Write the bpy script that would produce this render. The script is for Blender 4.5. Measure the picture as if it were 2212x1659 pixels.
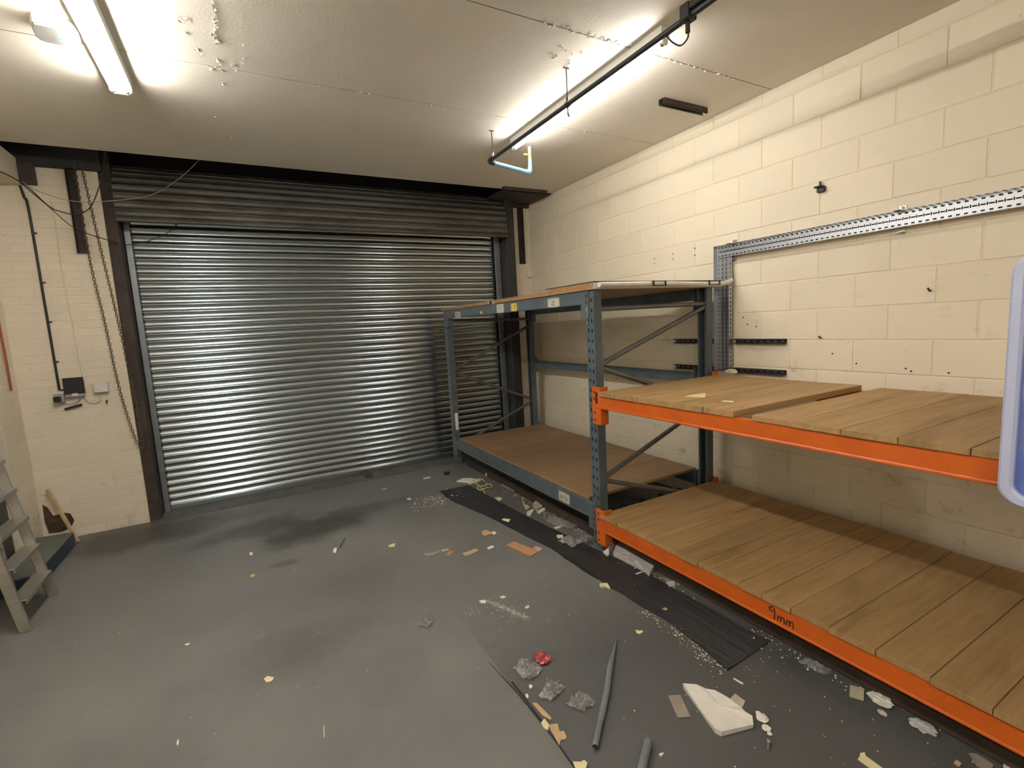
import bpy, bmesh, math, random
from mathutils import Vector, Matrix, noise
random.seed(7)
for o in list(bpy.data.objects): bpy.data.objects.remove(o)
scene = bpy.context.scene
COL = scene.collection

# ------------------------------------------------------------------ camera, world, exposure
cam_d = bpy.data.cameras.new('camera'); cam = bpy.data.objects.new('camera', cam_d); COL.objects.link(cam)
cam_d.sensor_fit = 'HORIZONTAL'; cam_d.sensor_width = 36.0; cam_d.lens = 1047.77 * 36.0 / 2212.0
cam_d.clip_start = 0.05; cam_d.clip_end = 60
cam.matrix_world = Matrix.Translation((-3.722, -2.0625, 1.7671)) @ (
    Matrix.Rotation(math.radians(-28.5435), 4, 'Z') @ Matrix.Rotation(math.radians(83.0230), 4, 'X') @ Matrix.Rotation(math.radians(-3.1779), 4, 'Z'))
scene.camera = cam
world = bpy.data.worlds.new('world'); scene.world = world; world.use_nodes = True
world.node_tree.nodes['Background'].inputs[0].default_value = (0.9, 0.95, 1.0, 1)
world.node_tree.nodes['Background'].inputs[1].default_value = 0.03
scene.view_settings.view_transform = 'Standard'; scene.view_settings.look = 'None'
scene.view_settings.gamma = 1.0; scene.view_settings.use_curve_mapping = False
scene.view_settings.exposure = 0.64
LAMP = (1.0, 0.95, 0.865)
LAMP_STRENGTH = 60.0

# ------------------------------------------------------------------ materials
M = {}
def new_mat(name):
    m = bpy.data.materials.new(name); m.use_nodes = True; M[name] = m
    nt = m.node_tree; return m, nt, nt.nodes['Principled BSDF']
def node(nt, t, **kw):
    n = nt.nodes.new(t)
    for k, v in kw.items(): setattr(n, k, v)
    return n
def rgba(c): return (c[0], c[1], c[2], 1.0)
def vcoord(nt, space, scale):
    if space == 'world':
        g = node(nt, 'ShaderNodeNewGeometry'); src = g.outputs['Position']
    else:
        g = node(nt, 'ShaderNodeTexCoord'); src = g.outputs['Object']
    mp = node(nt, 'ShaderNodeMapping'); mp.inputs['Scale'].default_value = scale
    nt.links.new(src, mp.inputs['Vector']); return mp.outputs[0]
def noise_fac(nt, space, scale, detail=4, rough=0.6, lo=0.35, hi=0.65, dist=0.0):
    n = node(nt, 'ShaderNodeTexNoise'); n.inputs['Scale'].default_value = 1.0
    n.inputs['Detail'].default_value = detail; n.inputs['Roughness'].default_value = rough; n.inputs['Distortion'].default_value = dist
    nt.links.new(vcoord(nt, space, scale), n.inputs['Vector'])
    r = node(nt, 'ShaderNodeMapRange'); r.inputs[1].default_value = lo; r.inputs[2].default_value = hi
    nt.links.new(n.outputs['Fac'], r.inputs[0]); return r.outputs[0]
def mix(nt, fac, a, b, mode='MIX'):
    x = node(nt, 'ShaderNodeMix', data_type='RGBA', blend_type=mode)
    if isinstance(fac, (int, float)): x.inputs[0].default_value = fac
    else: nt.links.new(fac, x.inputs[0])
    for i, c in ((6, a), (7, b)):
        if isinstance(c, tuple): x.inputs[i].default_value = rgba(c)
        else: nt.links.new(c, x.inputs[i])
    return x.outputs[2]
def mathn(nt, op, a, b=None):
    x = node(nt, 'ShaderNodeMath', operation=op)
    for i, c in ((0, a), (1, b)):
        if c is None: continue
        if isinstance(c, (int, float)): x.inputs[i].default_value = c
        else: nt.links.new(c, x.inputs[i])
    return x.outputs[0]
def bump(nt, p, height, strength, dist):
    b = node(nt, 'ShaderNodeBump'); b.inputs['Strength'].default_value = strength; b.inputs['Distance'].default_value = dist
    nt.links.new(height, b.inputs['Height']); nt.links.new(b.outputs[0], p.inputs['Normal'])
def simple(name, col, rough=0.5, metal=0.0, var=0.15, scale=8.0, bmp=0.0, bscale=60.0, space='object', rnd=0.0, spec=0.5, dark=None):
    m, nt, p = new_mat(name)
    c2 = dark or tuple(v * (1 - var * 2) for v in col)
    f = noise_fac(nt, space, (scale,) * 3)
    out = mix(nt, f, c2, col)
    if rnd:
        oi = node(nt, 'ShaderNodeObjectInfo')
        hv = node(nt, 'ShaderNodeHueSaturation')
        nt.links.new(out, hv.inputs['Color'])
        r = node(nt, 'ShaderNodeMapRange'); r.inputs[3].default_value = 1 - rnd; r.inputs[4].default_value = 1 + rnd
        nt.links.new(oi.outputs['Random'], r.inputs[0]); nt.links.new(r.outputs[0], hv.inputs['Value']); out = hv.outputs[0]
    nt.links.new(out, p.inputs['Base Color'])
    p.inputs['Roughness'].default_value = rough; p.inputs['Metallic'].default_value = metal
    p.inputs['Specular IOR Level'].default_value = spec
    if bmp: bump(nt, p, noise_fac(nt, space, (bscale,) * 3, 3, 0.6, 0, 1), bmp, 0.004)
    return m

def painted_masonry(name, col, dirt, low, rnd=0.03, bscale=55):
    m, nt, p = new_mat(name)
    f = noise_fac(nt, 'world', (1.3, 1.3, 1.3), 3, 0.5, 0.3, 0.7)
    c = mix(nt, f, tuple(v * 0.93 for v in col), col)
    # scuffs and grime with shapes of their own
    s = noise_fac(nt, 'world', (5, 5, 7), 7, 0.72, 0.565, 0.76, 0.4)
    g = node(nt, 'ShaderNodeNewGeometry'); sx = node(nt, 'ShaderNodeSeparateXYZ'); nt.links.new(g.outputs['Position'], sx.inputs[0])
    zr = node(nt, 'ShaderNodeMapRange'); zr.inputs[1].default_value = low + 0.9; zr.inputs[2].default_value = low
    zr.inputs[3].default_value = 0.10; zr.inputs[4].default_value = 0.65
    nt.links.new(sx.outputs[2], zr.inputs[0])
    c = mix(nt, mathn(nt, 'MULTIPLY', s, zr.outputs[0]), c, dirt)
    sp = noise_fac(nt, 'world', (26, 26, 26), 2, 0.5, 0.74, 0.80)
    c = mix(nt, mathn(nt, 'MULTIPLY', sp, 0.45), c, dirt)
    oi = node(nt, 'ShaderNodeObjectInfo'); hv = node(nt, 'ShaderNodeHueSaturation'); nt.links.new(c, hv.inputs['Color'])
    r = node(nt, 'ShaderNodeMapRange'); r.inputs[3].default_value = 1 - rnd; r.inputs[4].default_value = 1 + rnd
    nt.links.new(oi.outputs['Random'], r.inputs[0]); nt.links.new(r.outputs[0], hv.inputs['Value'])
    nt.links.new(hv.outputs[0], p.inputs['Base Color'])
    p.inputs['Roughness'].default_value = 0.62; p.inputs['Specular IOR Level'].default_value = 0.3
    bump(nt, p, noise_fac(nt, 'world', (bscale,) * 3, 4, 0.6, 0, 1), 0.35, 0.003)
painted_masonry('block_paint', (0.82, 0.745, 0.60), (0.26, 0.21, 0.14), 1.2)
painted_masonry('mortar_paint', (0.74, 0.66, 0.51), (0.22, 0.18, 0.12), 1.2)
painted_masonry('brick_paint', (0.78, 0.70, 0.565), (0.30, 0.23, 0.15), 0.1, 0.02)
painted_masonry('brick_mortar', (0.75, 0.67, 0.53), (0.26, 0.20, 0.13), 0.1)
painted_masonry('plain_wall', (0.76, 0.67, 0.51), (0.30, 0.24, 0.16), 0.1)

def ceiling_mat():
    m, nt, p = new_mat('ceiling_paint')
    f = noise_fac(nt, 'world', (0.9, 0.9, 0.9), 4, 0.6, 0.3, 0.7)
    c = mix(nt, f, (0.74, 0.69, 0.61), (0.81, 0.765, 0.69))
    nt.links.new(c, p.inputs['Base Color']); p.inputs['Roughness'].default_value = 0.7
    h = mathn(nt, 'ADD', noise_fac(nt, 'world', (60, 60, 60), 3, 0.6, 0, 1), mathn(nt, 'MULTIPLY', noise_fac(nt, 'world', (3, 3, 3), 2, 0.5, 0, 1), 3.0))
    bump(nt, p, h, 0.25, 0.004)
ceiling_mat()

def floor_mat():
    m, nt, p = new_mat('floor_paint')
    big = noise_fac(nt, 'world', (0.8, 0.8, 0.8), 5, 0.62, 0.32, 0.68, 0.3)
    c = mix(nt, big, (0.098, 0.099, 0.096), (0.155, 0.155, 0.149))
    fine = noise_fac(nt, 'world', (14, 14, 14), 5, 0.7, 0.3, 0.7)
    c = mix(nt, mathn(nt, 'MULTIPLY', fine, 0.35), c, (0.17, 0.166, 0.155))
    # darker worn coat right of the seam, towards the rack
    g0 = node(nt, 'ShaderNodeNewGeometry'); s0 = node(nt, 'ShaderNodeSeparateXYZ'); nt.links.new(g0.outputs['Position'], s0.inputs[0])
    xr = node(nt, 'ShaderNodeMapRange'); xr.inputs[1].default_value = -2.752; xr.inputs[2].default_value = -2.744; nt.links.new(s0.outputs[0], xr.inputs[0])
    yr = node(nt, 'ShaderNodeMapRange'); yr.inputs[1].default_value = 0.9; yr.inputs[2].default_value = -0.1
    nt.links.new(mathn(nt, 'ADD', s0.outputs[1], mathn(nt, 'MULTIPLY', fine, 0.25)), yr.inputs[0])
    c = mix(nt, mathn(nt, 'MULTIPLY', mathn(nt, 'MULTIPLY', xr.outputs[0], yr.outputs[0]), 0.60), c, (0.045, 0.046, 0.049))
    # oily stain band in front of the shutter
    g = node(nt, 'ShaderNodeNewGeometry'); sx = node(nt, 'ShaderNodeSeparateXYZ'); nt.links.new(g.outputs['Position'], sx.inputs[0])
    def blot(cx, cy, rx, ry, amt, c):
        dx = mathn(nt, 'MULTIPLY', mathn(nt, 'ADD', sx.outputs[0], -cx), 1 / rx); dy = mathn(nt, 'MULTIPLY', mathn(nt, 'ADD', sx.outputs[1], -cy), 1 / ry)
        d = mathn(nt, 'SQRT', mathn(nt, 'ADD', mathn(nt, 'MULTIPLY', dx, dx), mathn(nt, 'MULTIPLY', dy, dy)))
        d = mathn(nt, 'ADD', d, mathn(nt, 'MULTIPLY', w, 1.1))
        mr = node(nt, 'ShaderNodeMapRange'); mr.inputs[1].default_value = 1.75; mr.inputs[2].default_value = 1.15; nt.links.new(d, mr.inputs[0])
        return mix(nt, mathn(nt, 'MULTIPLY', mr.outputs[0], amt), c, (0.038, 0.034, 0.029))
    w = noise_fac(nt, 'world', (2.1, 2.1, 1), 5, 0.62, 0.25, 0.75)
    for q_ in ((-4.55, 3.45, .75, .35, .75), (-3.85, 2.95, .55, .28, .8), (-3.35, 2.60, .40, .28, .85), (-2.75, 2.85, .45, .18, .6), (-3.64, 2.02, .10, .05, .5), (-3.70, .85, .40, .22, .22), (-3.2, .35, .25, .3, .14), (-4.2, 1.6, .5, .3, .14)):
        c = blot(*q_, c)
    # dusty scuffs
    s = noise_fac(nt, 'world', (2.2, 5.5, 1), 7, 0.75, 0.60, 0.80, 0.5)
    c = mix(nt, mathn(nt, 'MULTIPLY', s, 0.30), c, (0.24, 0.22, 0.19))
    sp = noise_fac(nt, 'world', (40, 40, 40), 2, 0.5, 0.76, 0.82)
    c = mix(nt, mathn(nt, 'MULTIPLY', sp, 0.35), c, (0.30, 0.28, 0.25))
    nt.links.new(c, p.inputs['Base Color'])
    rr = node(nt, 'ShaderNodeMapRange'); rr.inputs[3].default_value = 0.42; rr.inputs[4].default_value = 0.62
    nt.links.new(big, rr.inputs[0]); nt.links.new(rr.outputs[0], p.inputs['Roughness'])
    p.inputs['Specular IOR Level'].default_value = 0.4
    bump(nt, p, noise_fac(nt, 'world', (35, 35, 35), 4, 0.6, 0, 1), 0.12, 0.004)
floor_mat()

def wood(name, c1, c2, c3, rnd=0.12):
    m, nt, p = new_mat(name)
    g = noise_fac(nt, 'world', (2.2, 26, 26), 6, 0.65, 0.3, 0.7, 0.6)
    c = mix(nt, g, c1, c2)
    st = noise_fac(nt, 'world', (1.2, 9, 3), 5, 0.6, 0.55, 0.75, 0.3)
    c = mix(nt, mathn(nt, 'MULTIPLY', st, 0.7), c, c3)
    oi = node(nt, 'ShaderNodeObjectInfo'); hv = node(nt, 'ShaderNodeHueSaturation'); nt.links.new(c, hv.inputs['Color'])
    r = node(nt, 'ShaderNodeMapRange'); r.inputs[3].default_value = 1 - rnd; r.inputs[4].default_value = 1 + rnd
    nt.links.new(oi.outputs['Random'], r.inputs[0]); nt.links.new(r.outputs[0], hv.inputs['Value'])
    nt.links.new(hv.outputs[0], p.inputs['Base Color'])
    p.inputs['Roughness'].default_value = 0.55; p.inputs['Specular IOR Level'].default_value = 0.35
    bump(nt, p, g, 0.12, 0.002)
wood('shelf_wood', (0.29, 0.175, 0.072), (0.43, 0.275, 0.122), (0.17, 0.09, 0.033))
wood('shelf_wood_old', (0.235, 0.145, 0.075), (0.33, 0.21, 0.115), (0.15, 0.085, 0.04))
simple('chip_edge', (0.42, 0.24, 0.11), 0.8, var=0.18, scale=60, bmp=0.4, bscale=150)
simple('chip_face', (0.40, 0.29, 0.18), 0.8, var=0.15, scale=30)
simple('stick_wood', (0.50, 0.36, 0.20), 0.7, var=0.12)

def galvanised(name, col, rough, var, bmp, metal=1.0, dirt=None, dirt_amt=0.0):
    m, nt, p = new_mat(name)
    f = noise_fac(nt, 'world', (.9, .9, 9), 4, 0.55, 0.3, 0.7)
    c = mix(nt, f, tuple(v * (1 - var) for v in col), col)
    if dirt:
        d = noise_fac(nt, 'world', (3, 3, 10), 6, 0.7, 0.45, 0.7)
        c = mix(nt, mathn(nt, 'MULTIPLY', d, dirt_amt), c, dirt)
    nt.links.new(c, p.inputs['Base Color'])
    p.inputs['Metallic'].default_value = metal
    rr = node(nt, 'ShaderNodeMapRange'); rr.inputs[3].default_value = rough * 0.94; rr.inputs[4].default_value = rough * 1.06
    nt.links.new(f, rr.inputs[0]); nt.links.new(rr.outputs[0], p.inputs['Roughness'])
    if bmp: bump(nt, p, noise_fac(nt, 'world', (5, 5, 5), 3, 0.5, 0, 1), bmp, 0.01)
galvanised('shutter_steel', (0.50, 0.565, 0.615), 0.22, 0.06, 0.0)
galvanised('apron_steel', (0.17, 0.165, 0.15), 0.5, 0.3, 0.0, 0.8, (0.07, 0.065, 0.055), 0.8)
galvanised('guide_steel', (0.30, 0.33, 0.36), 0.45, 0.2, 0.0, 0.8)
galvanised('tray_steel', (0.52, 0.55, 0.60), 0.42, 0.15, 0.0)
galvanised('aluminium', (0.60, 0.58, 0.54), 0.42, 0.2, 0.0, 0.9, (0.3, 0.27, 0.22), 0.5)
galvanised('zinc', (0.55, 0.55, 0.54), 0.4, 0.15, 0.0, 0.9)
galvanised('chain_steel', (0.22, 0.19, 0.12), 0.5, 0.3, 0.0, 0.8)
simple('dark_steel', (0.030, 0.030, 0.032), 0.55, 0.0, 0.2, 6)
simple('rusty_dark', (0.050, 0.034, 0.026), 0.7, 0.0, 0.25, 12, 0.2)
simple('brown_steel', (0.060, 0.045, 0.036), 0.65, 0.0, 0.2, 10)
simple('joint_dark', (0.20, 0.17, 0.13), 0.9, var=0.2)
simple('void_black', (0.015, 0.015, 0.016), 0.9, 0.0, 0.1)
simple('rack_grey', (0.095, 0.125, 0.15), 0.42, 0.0, 0.12, 7, dark=(0.070, 0.088, 0.104))
simple('brace_steel', (0.17, 0.17, 0.165), 0.4, 0.4, 0.12, 7)
simple('rack_orange', (0.60, 0.118, 0.010), 0.40, 0.0, 0.05, 6, dark=(0.52, 0.098, 0.0085))
simple('black_plastic', (0.018, 0.019, 0.021), 0.4)
simple('black_rubber', (0.020, 0.019, 0.020), 0.55)
simple('white_plastic', (0.72, 0.70, 0.66), 0.4, var=0.04)
simple('grey_plastic', (0.35, 0.34, 0.33), 0.45, var=0.06)
simple('cream_metal', (0.72, 0.68, 0.58), 0.4, var=0.03)
simple('lamp_white', (0.80, 0.79, 0.75), 0.35, var=0.02)
simple('blue_pipe', (0.22, 0.42, 0.62), 0.35, var=0.04)
simple('pipe_dark', (0.030, 0.034, 0.042), 0.4, var=0.15)
simple('yellow_plastic', (0.75, 0.55, 0.05), 0.4, var=0.05)
simple('brass', (0.75, 0.62, 0.32), 0.35, metal=0.9, var=0.1)
simple('red_oxide', (0.38, 0.10, 0.045), 0.6, var=0.2)
simple('bare_brick', (0.11, 0.065, 0.04), 0.9, var=0.3, scale=20, bmp=0.6, bscale=40)
simple('step_blue', (0.020, 0.040, 0.075), 0.55, var=0.2)
simple('step_grey', (0.12, 0.13, 0.12), 0.6, var=0.15)
simple('door_dark', (0.035, 0.040, 0.045), 0.5, var=0.1)
simple('foam_grey', (0.17, 0.19, 0.20), 0.7, var=0.12, scale=20)
simple('plaster', (0.78, 0.75, 0.68), 0.85, var=0.05, scale=12, bmp=0.4, bscale=40)
simple('board_white', (0.55, 0.54, 0.53), 0.6, var=0.12, scale=25)
simple('card_grey', (0.30, 0.25, 0.20), 0.8, var=0.1)
simple('card_pale', (0.52, 0.47, 0.34), 0.8, var=0.1)
simple('card_tan', (0.52, 0.35, 0.20), 0.8, var=0.1)
simple('card_brown', (0.46, 0.24, 0.12), 0.8, var=0.08)
simple('card_pink', (0.60, 0.36, 0.28), 0.8, var=0.08)
simple('paper_yellow', (0.76, 0.68, 0.40), 0.75, var=0.06)
simple('paper_dull', (0.55, 0.45, 0.16), 0.75, var=0.06)
simple('paper_white', (0.78, 0.76, 0.70), 0.7, var=0.05)
simple('label_white', (0.55, 0.53, 0.46), 0.7, var=0.1, scale=40)
simple('label_yellow', (0.75, 0.58, 0.12), 0.6, var=0.06)
simple('ink', (0.020, 0.010, 0.010), 0.6)
simple('strap_yellow', (0.62, 0.60, 0.16), 0.4, var=0.05)
simple('red_foil', (0.55, 0.10, 0.10), 0.3, metal=0.3, var=0.2)
simple('powder', (0.70, 0.64, 0.52), 0.95, var=0.05)
simple('crumb', (0.62, 0.58, 0.50), 0.9, var=0.12)
simple('rail_brown', (0.055, 0.036, 0.028), 0.65, var=0.2)
simple('navy_bar', (0.018, 0.026, 0.050), 0.5, var=0.1)
simple('threshold', (0.105, 0.100, 0.090), 0.6, var=0.2, scale=5)

def mat_mat():
    m, nt, p = new_mat('mat_black')
    g = noise_fac(nt, 'object', (30, 1.3, 22), 8, 0.75, 0.35, 0.8, 0.8)
    c = mix(nt, g, (0.007, 0.0065, 0.007), (0.046, 0.042, 0.043))
    d = noise_fac(nt, 'object', (30, 8, 30), 5, 0.7, 0.62, 0.8)
    c = mix(nt, mathn(nt, 'MULTIPLY', d, 0.5), c, (0.16, 0.14, 0.12))
    nt.links.new(c, p.inputs['Base Color']); p.inputs['Roughness'].default_value = 0.42
    bump(nt, p, g, 0.9, 0.006)
mat_mat()
def clear_film():
    m, nt, p = new_mat('clear_film')
    tr = node(nt, 'ShaderNodeBsdfTransparent'); gl = node(nt, 'ShaderNodeBsdfGlossy'); gl.inputs['Roughness'].default_value = 0.13
    gl.inputs['Color'].default_value = (0.95, 0.95, 0.95, 1); tr.inputs['Color'].default_value = (0.90, 0.91, 0.92, 1)
    lw = node(nt, 'ShaderNodeLayerWeight'); lw.inputs['Blend'].default_value = 0.35
    b = node(nt, 'ShaderNodeBump'); b.inputs['Strength'].default_value = 0.8; b.inputs['Distance'].default_value = 0.01
    nt.links.new(noise_fac(nt, 'object', (45, 45, 45), 4, 0.7, 0, 1), b.inputs['Height'])
    nt.links.new(b.outputs[0], gl.inputs['Normal']); nt.links.new(b.outputs[0], lw.inputs['Normal'])
    df = node(nt, 'ShaderNodeBsdfDiffuse'); df.inputs['Color'].default_value = (0.8, 0.8, 0.8, 1); m2 = node(nt, 'ShaderNodeMixShader'); m2.inputs[0].default_value = 0.35
    nt.links.new(gl.outputs[0], m2.inputs[1]); nt.links.new(df.outputs[0], m2.inputs[2])
    ms = node(nt, 'ShaderNodeMixShader'); nt.links.new(mathn(nt, 'ADD', mathn(nt, 'MULTIPLY', lw.outputs['Facing'], 0.55), 0.16), ms.inputs[0])
    nt.links.new(tr.outputs[0], ms.inputs[1]); nt.links.new(m2.outputs[0], ms.inputs[2])
    nt.links.new(ms.outputs[0], nt.nodes['Material Output'].inputs['Surface'])
clear_film()
def blue_panel_mat():
    m, nt, p = new_mat('blue_film')
    p.inputs['Base Color'].default_value = (0.16, 0.28, 0.80, 1); p.inputs['Roughness'].default_value = 0.30
    p.inputs['Alpha'].default_value = 0.50
    m2, nt2, p2 = new_mat('panel_rim')
    p2.inputs['Base Color'].default_value = (0.50, 0.55, 0.78, 1); p2.inputs['Roughness'].default_value = 0.4
blue_panel_mat()
def tube_mat():
    m, nt, p = new_mat('tube_glow')
    p.inputs['Base Color'].default_value = (0.9, 0.9, 0.9, 1)
    p.inputs['Emission Color'].default_value = rgba(LAMP); p.inputs['Emission Strength'].default_value = LAMP_STRENGTH
    m, nt, p = new_mat('tube_glow_new')
    p.inputs['Base Color'].default_value = (0.9, 0.9, 0.9, 1)
    p.inputs['Emission Color'].default_value = rgba(LAMP); p.inputs['Emission Strength'].default_value = LAMP_STRENGTH * 1.6
    m, nt, p = new_mat('led_green')
    p.inputs['Base Color'].default_value = (0.1, 0.6, 0.3, 1); p.inputs['Emission Color'].default_value = (0.1, 0.9, 0.45, 1); p.inputs['Emission Strength'].default_value = 0.6
tube_mat()

# ------------------------------------------------------------------ builders
ORG = {}
class MB:
    def __init__(s): s.v = []; s.f = []
    def add(s, vs, fs):
        n = len(s.v); s.v += [Vector(v) for v in vs]; s.f += [tuple(i + n for i in f) for f in fs]; return s
    def box(s, x0, x1, y0, y1, z0, z1):
        return s.add([(x0,y0,z0),(x1,y0,z0),(x1,y1,z0),(x0,y1,z0),(x0,y0,z1),(x1,y0,z1),(x1,y1,z1),(x0,y1,z1)],
                     [(0,3,2,1),(4,5,6,7),(0,1,5,4),(1,2,6,5),(2,3,7,6),(3,0,4,7)])
    def prism(s, poly, axis, a0, a1):
        n = len(poly); vs = []
        for a in (a0, a1):
            for p, q in poly:
                vs.append({'x': (a, p, q), 'y': (p, a, q), 'z': (p, q, a)}[axis])
        fs = [tuple(range(n))[::-1], tuple(range(n, 2 * n))] + [(i, (i + 1) % n, n + (i + 1) % n, n + i) for i in range(n)]
        return s.add(vs, fs)
    def tube(s, pts, r, n=8, caps=True, closed=False, flat=1.0):
        pts = [Vector(p) for p in pts]; m = len(pts); rings = []
        t0 = (pts[1] - pts[0]).normalized()
        up = Vector((0, 0, 1)) if abs(t0.z) < 0.9 else Vector((1, 0, 0))
        a = t0.cross(up).normalized(); base = len(s.v)
        for i, p in enumerate(pts):
            if closed: t = (pts[(i + 1) % m] - pts[i - 1]).normalized()
            else: t = (pts[min(i + 1, m - 1)] - pts[max(i - 1, 0)]).normalized()
            a = (a - t * a.dot(t)).normalized(); b = t.cross(a)
            rr = r[i] if isinstance(r, (list, tuple)) else r
            for k in range(n):
                an = 2 * math.pi * k / n
                s.v.append(p + a * (math.cos(an) * rr) + b * (math.sin(an) * rr * flat))
        for i in range(m if closed else m - 1):
            j = (i + 1) % m
            for k in range(n):
                k2 = (k + 1) % n
                s.f.append((base + i * n + k, base + i * n + k2, base + j * n + k2, base + j * n + k))
        if caps and not closed:
            s.f.append(tuple(base + k for k in range(n))[::-1]); s.f.append(tuple(base + (m - 1) * n + k for k in range(n)))
        return s
    def build(s, name, mat, parent=None, bevel=0, smooth=None, solid=0, origin=None):
        if parent is not None: org = ORG[parent.name]
        elif origin is not None: org = Vector(origin)
        else:
            lo = [min(v[i] for v in s.v) for i in range(3)]; hi = [max(v[i] for v in s.v) for i in range(3)]
            org = Vector(((lo[0] + hi[0]) / 2, (lo[1] + hi[1]) / 2, lo[2]))
        me = bpy.data.meshes.new(name); me.from_pydata([v - org for v in s.v], [], s.f)
        bm = bmesh.new(); bm.from_mesh(me); bmesh.ops.recalc_face_normals(bm, faces=bm.faces); bm.to_mesh(me); bm.free()
        me.materials.append(M[mat])
        if smooth is not None:
            me.polygons.foreach_set('use_smooth', [True] * len(me.polygons)); me.set_sharp_from_angle(angle=math.radians(smooth))
        me.update()
        o = bpy.data.objects.new(name, me); COL.objects.link(o)
        if parent is not None: o.parent = parent
        else: o.location = org
        ORG[o.name] = org
        if solid:
            md = o.modifiers.new('solid', 'SOLIDIFY'); md.thickness = solid; md.offset = 0
        if bevel:
            md = o.modifiers.new('bevel', 'BEVEL'); md.width = bevel; md.segments = 1; md.limit_method = 'ANGLE'; md.angle_limit = math.radians(40)
        return o
def empty(name, loc):
    o = bpy.data.objects.new(name, None); o.empty_display_size = 0.1; o.location = loc; COL.objects.link(o); ORG[o.name] = Vector(loc); return o
def tag(o, label, cat, group=None):
    o['label'] = label; o['category'] = cat
    if group: o['group'] = group
    return o
def struct(o): o['kind'] = 'structure'; return o
def Bx(*a): return MB().box(*a)
def smooth_path(pts, n=6):
    P = [Vector(p) for p in pts]; P = [P[0] * 2 - P[1]] + P + [P[-1] * 2 - P[-2]]; out = []
    for i in range(1, len(P) - 2):
        for k in range(n):
            t = k / n; a, b, c, d = P[i - 1], P[i], P[i + 1], P[i + 2]
            out.append(0.5 * (2 * b + (c - a) * t + (2 * a - 5 * b + 4 * c - d) * t * t + (3 * b - a - 3 * c + d) * t ** 3))
    out.append(P[-2]); return out
CACHE = {}
def chamfer_box_mesh(key, sx, sy, sz, c, mat):
    if key in CACHE: return CACHE[key]
    bm = bmesh.new(); bmesh.ops.create_cube(bm, size=1.0)
    for v in bm.verts: v.co = Vector((v.co.x * sx, v.co.y * sy, v.co.z * sz))
    bmesh.ops.bevel(bm, geom=list(bm.edges), offset=c, segments=1, affect='EDGES')
    me = bpy.data.meshes.new(key); bm.to_mesh(me); bm.free(); me.materials.append(M[mat]); CACHE[key] = me; return me
def piece(name, me, loc, parent):
    o = bpy.data.objects.new(name, me); o.location = loc; COL.objects.link(o); o.parent = parent; ORG[o.name] = ORG[parent.name]; return o

H = 3.435
# ------------------------------------------------------------------ room shell
floor = struct(Bx(-5.9, 0.3, -6.3, 4.5, -0.2, 0.0).build('floor', 'floor_paint', origin=(0, 0, 0)))
seam = [( -2.768, .125), (-2.757, -.02), (-2.746, -.16), (-2.744, -.32), (-2.742, -.472), (-2.75, -.62), (-2.75, -1.2), (-2.748, -2.0)]
mb = MB()
for i, (a, b) in enumerate(zip(seam[:-1], seam[1:])):
    w0 = 0.0015 + 0.002 * min(i, 2) / 2; w1 = 0.0015 + 0.002 * min(i + 1, 2) / 2
    mb.add([(a[0] - w0, a[1], .0015), (a[0] + w0, a[1], .0015), (b[0] + w1, b[1], .0015), (b[0] - w1, b[1], .0015)], [(0, 1, 2, 3)])
mb.build('floor_seam', 'void_black', floor)
mb = MB(); mb.add([(-4.735, 3.78, 0.002), (-.33, 3.78, 0.002), (-.33, 4.16, 0.012), (-4.735, 4.16, 0.012), (-4.735, 3.78, -0.02), (-.33, 3.78, -0.02), (-.33, 4.16, -0.02), (-4.735, 4.16, -0.02)],
                  [(0, 1, 2, 3), (0, 4, 5, 1), (3, 2, 6, 7), (0, 3, 7, 4), (1, 5, 6, 2)])
struct(mb.build('trim_threshold', 'threshold', origin=(0, 0, 0)))

# right wall: mortar backing + blocks
wr = struct(Bx(0.0035, 0.25, -6.3, 4.5, 0.0, 4.1).build('wall_right', 'mortar_paint', origin=(0, 0, 0)))
Bx(0.0, 0.02, -6.3, -2.95, 0.0, H).build('render_coat', 'plain_wall', wr)
lines = [H + 0.004] + [1.53 + 0.225 * (9 - n) for n in range(1, 16)] + [0.0]
for r in range(len(lines) - 1):
    zt, zb = lines[r], lines[r + 1]; off = 0.01 if r % 2 == 0 else 0.213
    k0 = math.floor((-2.95 - off) / 0.45); edges = [off + 0.45 * k for k in range(k0, 12)]
    for a, b in zip(edges[:-1], edges[1:]):
        a2 = max(a, -2.95); b2 = min(b, 4.03)
        if b2 - a2 < 0.06: continue
        ly = b2 - a2 - 0.007; lz = zt - zb - 0.007
        me = chamfer_box_mesh('block_%d_%d' % (round(ly * 1000), round(lz * 1000)), 0.04, ly, lz, 0.003, 'block_paint')
        o = piece('block', me, (0.02 + random.uniform(-.0012, .0012), (a2 + b2) / 2 + random.uniform(-.002, .002), (zt + zb) / 2 + random.uniform(-.0012, .0012)), wr)
        o.rotation_euler = (random.uniform(-.003, .003), random.uniform(-.003, .003), random.uniform(-.002, .002))
# fixing holes in the blocks
for y, z in [(1.62,2.35),(1.62,2.30),(1.38,2.36),(1.38,2.31),(1.12,2.37),(1.12,2.31),(.62,1.72),(.58,1.66),(.50,1.64),(-.26,1.365),(-.55,1.345),(-.58,1.33),(-.77,1.33),(.25,2.28),(-.1,1.43)]:
    q = [(y + .006 * math.cos(k * math.pi / 4), z + .006 * math.sin(k * math.pi / 4)) for k in range(8)]
    MB().prism(q, 'x', -.0015, .01).build('screw_hole', 'void_black', wr)

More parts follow.
